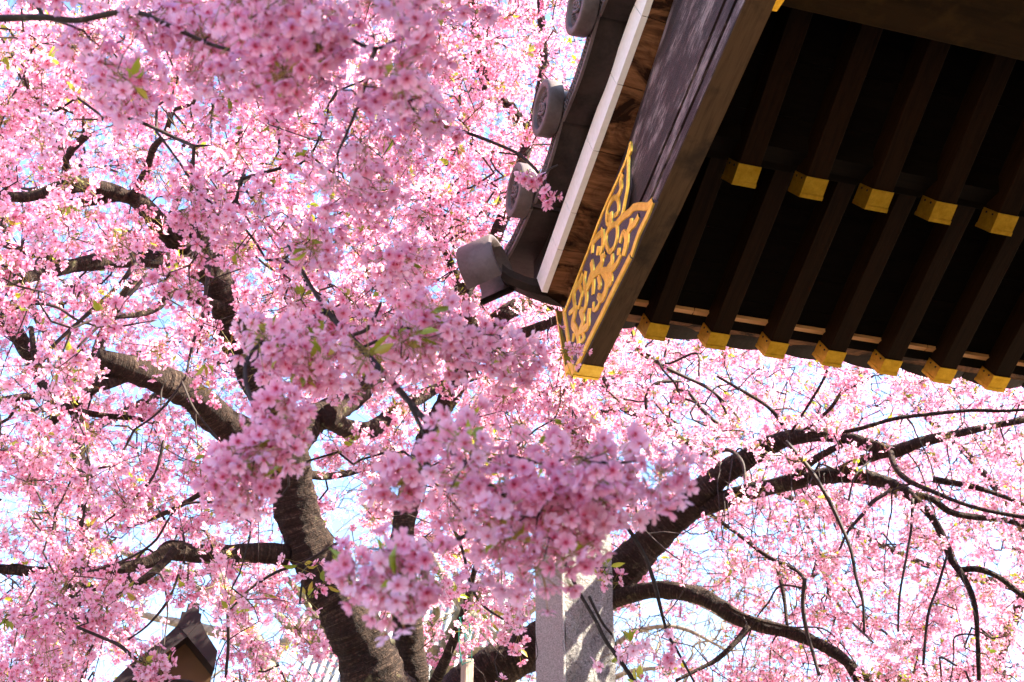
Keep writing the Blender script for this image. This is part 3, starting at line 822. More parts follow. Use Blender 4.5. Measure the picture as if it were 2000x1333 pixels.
def px_limb(pts, d0=None):
    """traced limb: (x, y, width px, depth) -> points and radii"""
    P = [at(x, y, d) for x, y, w_, d in pts]; R = [w_ * .5 * d / FPX for x, y, w_, d in pts]
    return P, R
def W3(pts, d0, d1):
    """(x, y, width) with depth running from d0 to d1"""
    n = len(pts); return [(x, y, w_, d0 + (d1 - d0) * i / max(1, n - 1)) for i, (x, y, w_) in enumerate(pts)]
def skeleton(limbs, step=.10):
    S_ = []
    for P, R in limbs:
        P = np.array(P)
        L_ = np.linalg.norm(np.diff(P, axis=0), axis=1).sum(); S_ += list(resample(P, max(3, int(L_ / step))))
    return np.array(S_)
GRID_X = np.arange(-200, 2300, 100); GRID_Y = np.arange(-200, 1600, 100)
def grid_sampler(rows, x0=0, y0=0):
    """rows of digits, one per 100 px; edges repeat outward"""
    g_ = np.array([[int(c) for c in r] for r in rows], float) / 9
    def f(x, y):
        i = np.clip(((y - y0) / 100).astype(int), 0, g_.shape[0] - 1); j = np.clip(((x - x0) / 100).astype(int), 0, g_.shape[1] - 1); return g_[i, j]
    return f
SUN_GAPS = [(at(1150, y_, 6.75), .42) for y_ in (960, 1060, 1160, 1260, 1340)] + [(at(*p_), .17) for p_ in ((1420, 965, 7.4), (1500, 945, 7.3), (1590, 925, 7.1), (1680, 925, 6.9), (1300, 1030, 7.4), (740, 1290, 5.6), (700, 1210, 5.6), (805, 1250, 6.1), (960, 1290, 7.3), (340, 740, 5.2), (430, 800, 5.4), (600, 990, 5.7), (330, 1065, 5.6), (1500, 1215, 7.0), (1350, 1150, 7.2))]
SD_ = np.array(SDIR)
def sample_clusters(n, xr, yr, depth, dens, r_, keep=None):
    out = []
    while len(out) < n:
        m = 4000; x = r_.uniform(*xr, m); y = r_.uniform(*yr, m); d = depth(x, y, m)
        ok = r_.random(m) < dens(x, y)
        ok &= (d / 7) ** 1.2 > r_.random(m) * .9
        for lx, ly, lw, ld in CLEAR:                                    # keep most blossom off the thick limbs
            near = (np.abs(x - lx) < lw * .5 + .05 * FPX / d) & (np.abs(y - ly) < 26) & (d < ld + .1)
            ok &= ~(near & (r_.random(m) < (.95 if ly > 1040 else .85 if lw > 44 and ly > 690 else .25)))
        # keep clear of the temple roof
        ok &= ~((x > 860) & (y < 680) & (d < 5.7)); ok &= ~((x > 1130) & (y < 800) & (d < 6.4))
        for X, Y, D in zip(x[ok], y[ok], d[ok]):
            p = at(X, Y, D)
            if r_.random() < .93 and any((p - g_) @ SD_ > .1 and ((p - g_) @ (p - g_) - ((p - g_) @ SD_) ** 2) < q_ * q_ for g_, q_ in SUN_GAPS): continue
            out.append(p)
    return np.array(out[:n])

def ground_limb(p, r, lean=(0.1, 0.1), n=5):
    """carries a trunk on down to the ground below the frame"""
    P = []; R = []
    for i in range(n):
        t = i / n
        P.append(np.array([p[0] + lean[0] * (1 - t) ** 1.5, p[1] + lean[1] * (1 - t) ** 1.5, p[2] * t - .05 * (1 - t)])); R.append(r * (1.55 - .5 * t) if i else r * 1.9)
    return P, R

def make_tree(name, label, trunk, limbs, clusters, seed, per, fl, lod, leafy_, rad, tintmu=.35, mat='bark', droop=.12, stalk_r=.0011, thin=()):
    r_ = np.random.default_rng(seed)
    base = trunk[0][0][0]
    t = thing(name, (base[0], base[1], 0), label, 'cherry tree', 'cherry trees beside the temple')
    for i, (P, R) in enumerate(trunk): limb_mesh('trunk', P, np.array(R) * .88, M[mat], t, 40, .085, seed + i)
    for i, (P, R) in enumerate(limbs): limb_mesh('limb', P, np.array(R) * .88, M[mat], t, 22 if max(R) > .03 else 10, .09, seed + 50 + i)
    for i, (P, R) in enumerate(thin): limb_mesh('hanging_twig', P, R, M['twig'], t, 6, .08, seed + 90 + i)
    sk = skeleton(trunk + limbs + list(thin))
    zmin = 2.2; sk = sk[sk[:, 2] > zmin]
    a, b, r0, r1, tips, prev = grow(sk, None, clusters, r_, droop)
    twigs('twig_sprays', a, b, r0, r1, M['twig'], t)
    mids = []
    flower_clusters(tips, r_, per, rad, fl, lod=lod, parent=t, leafy_=leafy_, tintmu=tintmu, stalk_r=stalk_r)
    return t

CLEAR = [(1125, y, 150, 6.8) for y in range(950, 1360, 50)] + [(x, y, 50, 7.4) for x in (320, 360, 400) for y in (1190, 1230, 1270, 1310, 1350)] * 2 + [(x, y, 60, 7.4) for x in (240, 280) for y in (1310, 1350)]
def clear_px(*limbs):
    for l in limbs:
        for a, b in zip(l, l[1:]):
            if a[2] < 26: continue
            n = max(1, int(math.hypot(a[0] - b[0], a[1] - b[1]) / 26))
            for i in range(n): CLEAR.append(tuple(a[k] + (b[k] - a[k]) * i / n for k in range(4)))
# ------------------------------------------------------------------ the large cherry on the left (trunk forks low down)
tr = [(768, 1420, 160, 5.75), (738, 1345, 140, 5.75), (703, 1262, 118, 5.75), (670, 1190, 112, 5.75), (632, 1120, 104, 5.78), (600, 1050, 96, 5.8), (580, 990, 92, 5.8), (568, 930, 90, 5.8), (556, 870, 88, 5.8), (520, 780, 76, 5.75), (475, 690, 70, 5.7), (445, 610, 68, 5.65), (425, 545, 68, 5.6), (402, 490, 54, 5.55), (384, 455, 38, 5.5), (352, 418, 26, 5.4)]
P, R = px_limb(tr); gP, gR = ground_limb(P[0], R[0], (.12, .05))
TRUNK_A = [(gP + P, gR + R)]
LA = [
 [(560, 905, 84, 5.8), (520, 882, 84, 5.75), (470, 850, 78, 5.6), (425, 815, 72, 5.5), (385, 780, 72, 5.4), (340, 755, 68, 5.3), (285, 732, 60, 5.2), (235, 714, 52, 5.1), (188, 703, 44, 5.05)],
 W3([(250, 735, 26), (200, 752, 26), (130, 770, 23), (60, 774, 20), (-40, 790, 16)], 5.15, 4.8),
 W3([(215, 735, 24), (165, 770, 30), (120, 805, 26), (85, 845, 14)], 5.1, 5.2),
 W3([(130, 800, 18), (200, 812, 14), (260, 818, 12), (310, 828, 8)], 5.2, 5.3),
 W3([(562, 880, 76), (592, 832, 78), (640, 808, 64), (690, 780, 50), (730, 740, 40), (790, 690, 30), (850, 650, 24)], 5.8, 6.6),
 W3([(640, 812, 50), (680, 838, 44), (725, 838, 40), (770, 808, 36), (830, 770, 28), (900, 740, 20)], 5.9, 6.8),
 W3([(425, 530, 60), (385, 500, 46), (345, 472, 42), (312, 440, 42), (287, 410, 42), (262, 388, 36), (225, 384, 26), (170, 392, 24), (112, 403, 20)], 5.6, 4.9),
 W3([(262, 390, 30), (215, 372, 32), (165, 362, 32), (120, 366, 30), (55, 384, 24), (-20, 380, 20)], 5.1, 4.7),
 W3([(138, 366, 34), (134, 345, 22), (128, 318, 18), (142, 290, 16), (172, 262, 18)], 4.9, 4.6),
 W3([(262, 386, 26), (270, 368, 22), (288, 330, 18), (300, 290, 16), (322, 262, 12), (338, 215, 10)], 5.1, 4.6),
 W3([(330, 478, 24), (360, 450, 20), (375, 440, 18), (405, 420, 16), (440, 395, 12)], 5.4, 5.0),
 W3([(430, 545, 48), (370, 520, 46), (300, 508, 40), (215, 510, 36), (150, 518, 32), (95, 530, 30), (45, 544, 27), (-30, 562, 24)], 5.6, 4.7),
 W3([(215, 512, 20), (150, 520, 22), (95, 506, 20), (45, 490, 16), (-20, 470, 14)], 5.3, 5.6),
 W3([(560, 1085, 50), (510, 1080, 44), (440, 1082, 42), (380, 1080, 42), (335, 1074, 44), (300, 1094, 29), (250, 1108, 25), (180, 1117, 24), (90, 1118, 23), (0, 1112, 21), (-80, 1100, 18)], 5.75, 5.2),
 W3([(340, 1072, 20), (320, 1100, 18), (275, 1135, 16), (215, 1165, 14), (150, 1182, 10)], 5.4, 5.2),
 W3([(590, 925, 22), (640, 930, 17), (690, 922, 14), (760, 900, 10)], 5.8, 6.2),
 W3([(-60, 560, 60), (10, 625, 54), (30, 650, 40), (70, 720, 26), (95, 780, 18)], 6.2, 6.4),
 W3([(110, 805, 22), (95, 770, 18), (70, 700, 16), (60, 640, 12)], 5.2, 5.5),
 W3([(440, 600, 30), (400, 590, 20), (340, 570, 22), (310, 600, 16), (270, 615, 12), (225, 620, 9)], 5.6, 5.2),
 W3([(400, 960, 12), (345, 992, 11), (300, 1012, 10), (250, 1030, 7)], 4.9, 5.1),
 W3([(130, 1120, 13), (90, 1165, 11), (40, 1205, 10), (0, 1215, 9)], 5.2, 5.0),
 W3([(820, 1380, 32), (850, 1333, 24), (878, 1272, 22), (903, 1205, 20), (918, 1150, 14), (935, 1080, 9), (945, 1030, 6)], 5.75, 5.4),
]
LIMBS_A = [px_limb(l) for l in LA]
clear_px(tr, *LA)
TA = [
 W3([(412, 480, 9), (406, 540, 9), (398, 600, 8), (392, 655, 6), (385, 690, 4)], 4.6, 4.4),
 W3([(392, 620, 7), (372, 690, 6), (358, 745, 6), (310, 805, 5), (262, 840, 4)], 4.4, 4.3),
 W3([(355, 745, 5), (380, 800, 5), (420, 850, 4), (455, 890, 4)], 4.3, 4.2),
 W3([(265, 515, 11), (230, 560, 9), (170, 615, 9), (110, 670, 8), (70, 720, 5)], 4.6, 4.4),
 W3([(290, 535, 9), (240, 590, 8), (190, 640, 6), (150, 680, 4)], 4.9, 4.7),
 W3([(0, 615, 5), (60, 595, 6), (110, 600, 6), (150, 625, 5), (200, 640, 4)], 4.3, 4.2),
 W3([(440, 412, 5), (472, 440, 5), (500, 475, 5), (520, 508, 4)], 3.6, 3.7),
 W3([(320, 860, 7), (300, 930, 6), (250, 985, 6), (205, 1020, 4)], 4.9, 4.8),
 W3([(170, 830, 7), (172, 900, 7), (168, 960, 6), (160, 1030, 5)], 5.0, 4.9),
 W3([(65, 800, 6), (80, 880, 6), (70, 950, 5), (100, 1010, 4)], 5.0, 4.9),
 W3([(100, 940, 6), (108, 1000, 6), (100, 1060, 5), (96, 1100, 4)], 5.0, 4.9),
 W3([(430, 980, 5), (350, 990, 5), (300, 1060, 5), (230, 1100, 5), (160, 1120, 4)], 4.7, 4.6),
 W3([(445, 1200, 7), (446, 1260, 7), (442, 1310, 6), (440, 1360, 5)], 4.9, 4.9),
 W3([(355, 1105, 6), (330, 1170, 6), (290, 1220, 5), (250, 1250, 4)], 5.0, 4.9),
]
THIN_A = [px_limb(l) for l in TA]
# ------------------------------------------------------------------ the second cherry, behind the first: upright trunk, limbs passing behind the tiles
tr = [(806, 1420, 84, 6.2), (803, 1333, 76, 6.2), (799, 1250, 66, 6.2), (795, 1185, 62, 6.2), (787, 1110, 56, 6.25), (790, 1010, 50, 6.3), (820, 900, 47, 6.4), (868, 790, 45, 6.5), (918, 700, 45, 6.55), (955, 645, 44, 6.6), (992, 610, 40, 6.6), (1040, 592, 33, 6.7), (1085, 602, 26, 6.8), (1150, 620, 20, 6.9)]
P, R = px_limb(tr); gP, gR = ground_limb(P[0], R[0], (-.10, -.10))
TRUNK_B = [(gP + P, gR + R)]
LB = [
 W3([(925, 690, 36), (915, 620, 38), (905, 565, 36), (885, 530, 20), (865, 480, 17), (835, 445, 13)], 6.6, 6.5),
 W3([(905, 570, 34), (935, 530, 28), (960, 480, 28), (985, 420, 30), (1012, 370, 30), (1022, 310, 28), (1030, 268, 26), (1012, 232, 24), (995, 205, 20)], 6.6, 6.9),
 W3([(1015, 235, 20), (975, 185, 20), (945, 120, 22), (930, 60, 22), (920, -40, 20)], 6.9, 7.0),
 W3([(1030, 265, 18), (1050, 190, 15), (1062, 120, 17), (1058, 50, 17), (1050, -60, 14)], 6.9, 7.2),
 W3([(900, 710, 28), (940, 690, 26), (1000, 662, 25), (1060, 636, 22), (1110, 615, 18)], 6.55, 6.3),
 W3([(880, 470, 13), (920, 440, 13), (955, 408, 12), (985, 390, 11), (1020, 385, 9)], 9.4, 6.5),
 W3([(960, 210, 18), (930, 130, 10), (905, 140, 12), (890, 200, 10)], 6.9, 6.8),
 W3([(830, 262, 8), (850, 258, 9), (900, 255, 8)], 6.5, 6.6),
 W3([(835, 880, 30), (890, 850, 24), (960, 800, 18), (1050, 770, 14), (1130, 760, 10)], 9.4, 7.2),
]
LIMBS_B = [px_limb(l) for l in LB]
clear_px(tr, *LB)
# ------------------------------------------------------------------ the cherry on the right, its trunk leaning out from behind the stone pillar
tr = [(800, 1440, 110, 7.4), (870, 1372, 100, 7.4), (950, 1310, 92, 7.4), (1040, 1262, 90, 7.45), (1130, 1195, 90, 7.5), (1210, 1118, 86, 7.5), (1270, 1055, 76, 7.5), (1340, 990, 64, 7.45), (1400, 938, 56, 7.4), (1450, 902, 48, 7.35), (1500, 872, 42, 7.3), (1550, 854, 33, 7.2), (1610, 849, 30, 7.1), (1660, 857, 29, 7.0), (1712, 874, 28, 6.9), (1745, 882, 27, 6.85), (1800, 864, 24, 6.8), (1860, 850, 19, 6.8), (1930, 834, 15, 6.8), (2020, 818, 12, 6.8)]
P, R = px_limb(tr); gP, gR = ground_limb(P[0], R[0], (-1.2, .0), 7)
TRUNK_C = [(gP + P, gR + R)]
LC = [
 W3([(1350, 1000, 40), (1395, 985, 38), (1440, 966, 38), (1500, 952, 37), (1560, 937, 36), (1620, 930, 35), (1675, 930, 34), (1720, 940, 33), (1757, 956, 30), (1778, 966, 24)], 7.45, 6.8),
 W3([(1770, 962, 24), (1800, 988, 18), (1825, 1017, 17), (1843, 1053, 16), (1858, 1092, 16), (1876, 1118, 14), (1894, 1150, 13), (1905, 1190, 12), (1909, 1250, 10), (1912, 1330, 9)], 6.8, 6.4),
 W3([(1872, 1114, 14), (1910, 1112, 13), (1950, 1127, 13), (1985, 1155, 13), (2030, 1190, 12)], 6.6, 6.5),
 W3([(1780, 966, 20), (1820, 975, 14), (1855, 1000, 14), (1900, 1010, 14), (1970, 1018, 12), (2040, 1040, 10)], 6.8, 6.7),
 W3([(1740, 884, 14), (1748, 912, 13), (1772, 938, 12), (1825, 962, 10), (1880, 984, 9), (1940, 1000, 9), (2040, 1018, 8)], 6.8, 6.0),
 W3([(1545, 935, 22), (1570, 915, 18), (1600, 893, 16), (1645, 868, 14)], 7.1, 7.0),
 W3([(1640, 922, 24), (1670, 905, 22), (1705, 892, 22), (1735, 884, 24)], 7.0, 6.85),
 W3([(1565, 843, 9), (1610, 847, 9), (1660, 842, 9), (1700, 832, 9), (1750, 818, 9), (1830, 808, 9), (1900, 802, 8), (1960, 803, 7), (2030, 798, 6)], 6.6, 6.3),
 W3([(1822, 937, 14), (1855, 943, 14), (1894, 950, 13), (1937, 962, 11), (2010, 990, 8)], 6.9, 6.8),
 W3([(1130, 1190, 60), (1215, 1165, 42), (1262, 1154, 38), (1310, 1152, 38), (1365, 1163, 37), (1405, 1184, 36), (1442, 1208, 34), (1490, 1224, 31), (1540, 1236, 28), (1585, 1252, 26), (1630, 1275, 24), (1665, 1303, 22), (1710, 1338, 20), (1760, 1385, 17)], 7.45, 6.6),
 W3([(1415, 1180, 12), (1450, 1200, 10), (1490, 1214, 9), (1530, 1224, 9), (1562, 1232, 6)], 7.0, 6.8),
 W3([(1462, 1225, 16), (1440, 1252, 14), (1422, 1270, 13), (1395, 1292, 11), (1360, 1310, 8), (1320, 1330, 7)], 6.9, 6.7),
 W3([(1640, 1280, 13), (1660, 1310, 12), (1680, 1345, 11)], 6.8, 6.7),
 W3([(1365, 992, 12), (1385, 1004, 10), (1440, 1043, 9), (1500, 1088, 9), (1560, 1118, 8), (1575, 1150, 5)], 7.4, 6.9),
 W3([(1518, 1108, 9), (1528, 1150, 9), (1534, 1190, 8), (1537, 1222, 7)], 7.1, 6.9),
 W3([(1535, 840, 8), (1510, 805, 9), (1482, 783, 8), (1440, 758, 7), (1400, 735, 5)], 7.25, 7.2),
 W3([(1570, 842, 8), (1620, 800, 8), (1645, 766, 8), (1675, 752, 7), (1706, 734, 6)], 7.1, 7.0),
 W3([(1545, 845, 6), (1580, 790, 6), (1604, 750, 6), (1621, 712, 5), (1650, 650, 4)], 7.1, 7.0),
]
LIMBS_C = [px_limb(l) for l in LC]
clear_px(tr, *LC)
TC = [
 W3([(1535, 862, 9), (1560, 890, 9), (1584, 920, 9), (1617, 974, 8), (1645, 1032, 8), (1662, 1076, 7), (1673, 1133, 7), (1685, 1172, 6), (1688, 1236, 5)], 6.2, 5.9),
 W3([(1550, 955, 7), (1575, 1020, 7), (1597, 1090, 7), (1626, 1158, 6), (1655, 1205, 5), (1705, 1255, 4)], 9.4, 6.2),
 W3([(1740, 958, 8), (1705, 980, 8), (1684, 1006, 7), (1655, 1040, 6), (1640, 1075, 5)], 6.8, 6.6),
 W3([(1782, 975, 7), (1780, 1030, 6), (1770, 1090, 5), (1757, 1165, 5), (1754, 1235, 4)], 6.6, 6.3),
 W3([(1850, 1085, 6), (1832, 1145, 6), (1812, 1205, 6), (1803, 1300, 5)], 6.6, 6.4),
 W3([(1345, 765, 9), (1368, 795, 9), (1390, 818, 8), (1420, 838, 6)], 7.4, 7.3),
 W3([(1200, 650, 11), (1242, 676, 10), (1290, 712, 8), (1335, 735, 7), (1390, 762, 6), (1415, 800, 5), (1428, 835, 4)], 7.0, 6.8),
 W3([(1335, 735, 6), (1385, 760, 6), (1420, 790, 5), (1452, 830, 4)], 6.9, 6.8),
 W3([(1262, 800, 6), (1264, 770, 8), (1285, 748, 9), (1330, 745, 6)], 6.9, 7.0),
 W3([(1395, 885, 10), (1425, 880, 9), (1450, 905, 7), (1455, 950, 5)], 6.9, 6.6),
 W3([(1310, 650, 4), (1300, 710, 5), (1360, 690, 5), (1365, 735, 4)], 7.0, 6.8),
 W3([(1700, 900, 4), (1670, 930, 4), (1655, 990, 4)], 6.6, 6.4),
 W3([(1572, 1130, 8), (1568, 1180, 8), (1575, 1230, 8), (1590, 1285, 7), (1600, 1320, 7)], 6.3, 6.2),
]
THIN_C = [px_limb(l) for l in TC]
def droopers(limbs, n, seed, ok, lo=.35, hi=1.1):
    r_ = np.random.default_rng(seed); sk = skeleton(limbs, .06); out = []
    while len(out) < n:
        p = sk[r_.integers(len(sk))]
        d = p - CAM; X = 1000 + FPX * (d @ RT) / (d @ FW); Y = 666.5 - FPX * (d @ UP) / (d @ FW)
        if not ok(X, Y): continue
        ln = r_.uniform(lo, hi); a = r_.uniform(0, 6.28); h = np.array([math.cos(a), math.sin(a), 0]) * ln * r_.uniform(.15, .6)
        P = [p + h * t ** .7 + np.array([0, 0, ln * (.35 * t - 1.25 * t * t)]) + r_.normal(0, .012, 3) * (t > 0) for t in np.linspace(0, 1, 7)]
        r0 = r_.uniform(.0035, .007); out.append((P, [r0 * (1 - .7 * t) for t in np.linspace(0, 1, 7)]))
    return out
THIN_C += droopers(LIMBS_C + TRUNK_C, 34, 5, lambda x, y: x > 1330 and y > 800)
THIN_A += droopers(LIMBS_A, 22, 6, lambda x, y: x < 480 and y > 480, .3, .8)
dA = grid_sampler(["99999999999900000000", "99999999999900000000", "99999999999800000000", "99999999999600000000", "99999999999500000000", "89999999998300000000",
                   "88889999999300000000", "88799998888600000000", "87788888777500000000", "87788877765400000000", "76788877654300000000", "67887766443200000000", "89976554332100000000", "99876543221000000000"])
def depA(x, y, m):
    near = 3.15 + .6 * np.clip((y - 300) / 900, 0, 1)
    return near + (8.6 - near) * rng.beta(1.15, 1.5, m)
CA = sample_clusters(3100, (-320, 1170), (-230, 1480), depA, dA, rng)
treeA = make_tree('cherry_tree', 'largest pink cherry tree, its thick dark trunk leaning to the upper left with spreading limbs', TRUNK_A, LIMBS_A, CA, 11, (13, 20), (.0175, .0205), 1, .36, .066, thin=THIN_A)

dB = grid_sampler(["00000004999990000000", "00000005999990000000", "00000005999980000000", "00000005999970000000", "00000005999960000000", "00000006999940000000",
                   "00000006899999987765", "00000005789998888877", "00000005778887776654", "00000004666666554333", "00000003444444433332", "00000002333333322222", "00000002222222211111", "00000001222222211111"])
CB = sample_clusters(1750, (620, 1700), (-230, 1380), lambda x, y, m: 5.75 + 3.6 * rng.beta(1.1, 1.3, m), dB, rng)
treeB = make_tree('cherry_tree', 'pink cherry tree with an upright narrower trunk close beside the thick leaning one', TRUNK_B, LIMBS_B, CB, 23, (12, 18), (.0170, .0200), 1, .34, .064)

dC = grid_sampler(["00000000000000000000", "00000000000011111111", "00000000000011111111", "00000000000011111111", "00000000000011111111", "00000000000022222222",
                   "00000000000488999999", "00000000000589999999", "00000000000588888999", "00000000000467777899", "00000000000234456788", "00000000000223455678", "00000000000112456778", "00000000000123567888"])
CC = sample_clusters(2500, (1080, 2350), (560, 1480), lambda x, y, m: 6.45 + 3.6 * rng.beta(1.1, 1.35, m), dC, rng)
treeC = make_tree('cherry_tree', 'pink cherry tree whose trunk leans out from behind the stone pillar and arches right', TRUNK_C, LIMBS_C, CC, 37, (10, 16), (.0165, .0195), 1, .42, .060, tintmu=.55, droop=.2, thin=THIN_C)

# ------------------------------------------------------------------ cherries farther off
tr = [(1990, 1420, 40, 10.5), (1930, 1305, 24, 10.5), (1860, 1318, 26, 10.4), (1780, 1328, 24, 10.2), (1690, 1322, 18, 10.0), (1600, 1300, 12, 9.9)]
tr0 = [(1960, 1480, 62, 10.5), (1965, 1380, 50, 10.5), (1950, 1290, 30, 10.5), (1990, 1180, 24, 10.5), (2010, 1060, 20, 10.6), (1900, 900, 15, 10.7), (1780, 790, 12, 10.8)]
P, R = px_limb(tr0); gP, gR = ground_limb(P[0], R[0], (.1, .1))
LD = [px_limb(tr[1:])] + [px_limb(l) for l in (W3([(1200, 810, 22), (1195, 775, 22), (1175, 740, 16), (1140, 700, 12)], 9.5, 9.6), W3([(1200, 800, 20), (1160, 812, 12), (1110, 835, 8)], 9.5, 9.7), W3([(1995, 1150, 20), (1800, 1100, 14), (1600, 1000, 14), (1400, 900, 16), (1210, 790, 20)], 10.5, 9.5))]
dD = grid_sampler(["00000000000000000000", "00000000000000000000", "00000000000000000000", "00000000000000000000", "00000000000000000000", "00000000000122222222",
                   "00000000000688999999", "00000000000788899999", "00000000000667788899", "00000000000456777899", "00000000000334556789", "00000000000222345678", "00000000000222346788", "00000000000223457899"])
CD = sample_clusters(3100, (1080, 2350), (600, 1480), lambda x, y, m: 9.2 + 4 * rng.beta(1, 1.2, m), dD, rng)
make_tree('cherry_tree', 'distant pale pink cherry tree behind the arching limbs below the row of gold capped rafters', [(gP + P, gR + R)], LD, CD, 41, (7, 10), (.0165, .0195), 0, .2, .07, tintmu=.7, droop=.15)
tr0 = [(120, 1480, 70, 9.6), (100, 1380, 60, 9.6), (130, 1200, 50, 9.6), (170, 1010, 42, 9.7), (150, 850, 34, 9.8), (210, 640, 24, 9.9), (330, 430, 16, 10.0), (420, 200, 10, 10.1)]
P, R = px_limb(tr0); gP, gR = ground_limb(P[0], R[0], (.1, .1))
LE = [px_limb(l) for l in (W3([(150, 850, 26), (330, 760, 18), (520, 640, 12), (700, 420, 8)], 9.8, 9.8), W3([(140, 1150, 24), (330, 1130, 16), (520, 1090, 10)], 9.6, 9.4), W3([(170, 760, 18), (60, 600, 14), (0, 420, 10)], 9.8, 10))]
dE = grid_sampler(["99999999999000000000", "99999999999000000000", "99999999998000000000", "99999999964000000000", "99888888853000000000", "67777777742000000000",
                   "66777777641000000000", "66667777541000000000", "66566665331000000000", "55566654221000000000", "44555443110000000000", "44554332110000000000", "66643210100000000000", "77532101000000000000"])
CE = sample_clusters(3300, (-350, 1150), (-200, 1480), lambda x, y, m: 8.9 + 3.6 * rng.beta(1, 1.2, m), dE, rng)
make_tree('cherry_tree', 'distant cherry tree hidden behind the largest one, seen as small blossoms against the sky', [(gP + P, gR + R)], LE, CE, 43, (7, 10), (.0165, .0195), 0, .15, .07, tintmu=.5)

# ------------------------------------------------------------------ blossom sprays close to the lens, shaded by the roof
from itertools import chain
def inside(poly, x, y):
    c = False; n = len(poly); j = n - 1
    for i in range(n):
        if (poly[i][1] > y) != (poly[j][1] > y) and x < (poly[j][0] - poly[i][0]) * (y - poly[i][1]) / (poly[j][1] - poly[i][1]) + poly[i][0]: c = not c
        j = i
    return c
def area(poly): return abs(sum(a[0] * b[1] - b[0] * a[1] for a, b in zip(poly, poly[1:] + poly[:1]))) / 2
def spray(name, label, stems, polys, seed, per=(15, 24), dens=1., fl=(.0180, .0218), rad=.062, leafy_=.25, lod=2, tintmu=.3, leaf_size=(.022, .04), group=None, tips=None):
    r_ = np.random.default_rng(seed)
    S_ = [px_limb(s) for s in stems]
    b0 = S_[0][0][0]
    t = thing(name, b0, label, 'blossom branch', group or 'blossom branches hanging nearer than the trees')
    for i, (P, R) in enumerate(S_): limb_mesh('stem', P, R, M['twig'], t, 8, .09, seed + i)
    T = [] if tips is None else [at(*p) for p in tips]
    for poly, d0, d1 in polys:
        sp = 2 * rad * FPX / ((d0 + d1) / 2); n = max(3, int(area(poly) / (sp * sp) * 2.3 * dens))
        x0, x1 = min(p[0] for p in poly), max(p[0] for p in poly); y0, y1 = min(p[1] for p in poly), max(p[1] for p in poly)
        k = 0; tries = 0; pts = []
        while k < n and tries < 8000:
            x, y = r_.uniform(x0, x1), r_.uniform(y0, y1); tries += 1
            if inside(poly, x, y):
                T.append(at(x, y, r_.uniform(d0, d1))); k += 1
    T = np.array(T)
    sk = skeleton(S_, .05)
    a, b, r0, r1, tp_, prev = grow(sk, None, T, r_, .06, .025, .3, .3)
    twigs('twig_sprays', a, b, r0 * .85, r1 * .8, M['twig'], t)
    flower_clusters(tp_, r_, per, rad, fl, lod=lod, parent=t, leafy_=leafy_, tintmu=tintmu, stalk_r=.0009, leaf_size=leaf_size)
    return t
# top edge
spray('blossom_branch', 'large shaded mauve blossom branch hanging across the top left corner',
 [W3([(-120, 40, 17), (0, 36, 15), (85, 34, 14), (150, 40, 11), (215, 27, 12), (262, 22, 11), (330, 50, 9), (420, 90, 8), (520, 110, 7)], 2.5, 2.3),
  W3([(85, 34, 10), (72, 12, 9), (52, -10, 8), (30, -40, 7)], 2.5, 2.5), W3([(500, -60, 12), (580, 20, 11), (610, 95, 10), (660, 70, 9), (735, 95, 8), (800, 60, 6)], 2.2, 2.1),
  W3([(735, 95, 9), (722, 125, 10), (718, 150, 8), (690, 230, 6), (660, 300, 5)], 2.2, 2.6)],
 [([(-60, -60), (20, -30), (150, 60), (170, 120), (250, 190), (300, 225), (390, 190), (520, 205), (620, 140), (600, -60)], 2.35, 2.75),
  ([(330, -60), (340, 60), (420, 150), (560, 190), (700, 180), (830, 160), (870, 90), (930, 20), (940, -60)], 1.95, 2.3),
  ([(560, 170), (600, 290), (650, 360), (730, 385), (795, 345), (820, 240), (850, 190), (780, 170), (680, 190)], 2.5, 2.9),
  ([(180, 150), (240, 185), (300, 222), (270, 150)], 2.8, 3.0)],
 101, tintmu=.32, dens=1.5, leafy_=.25)
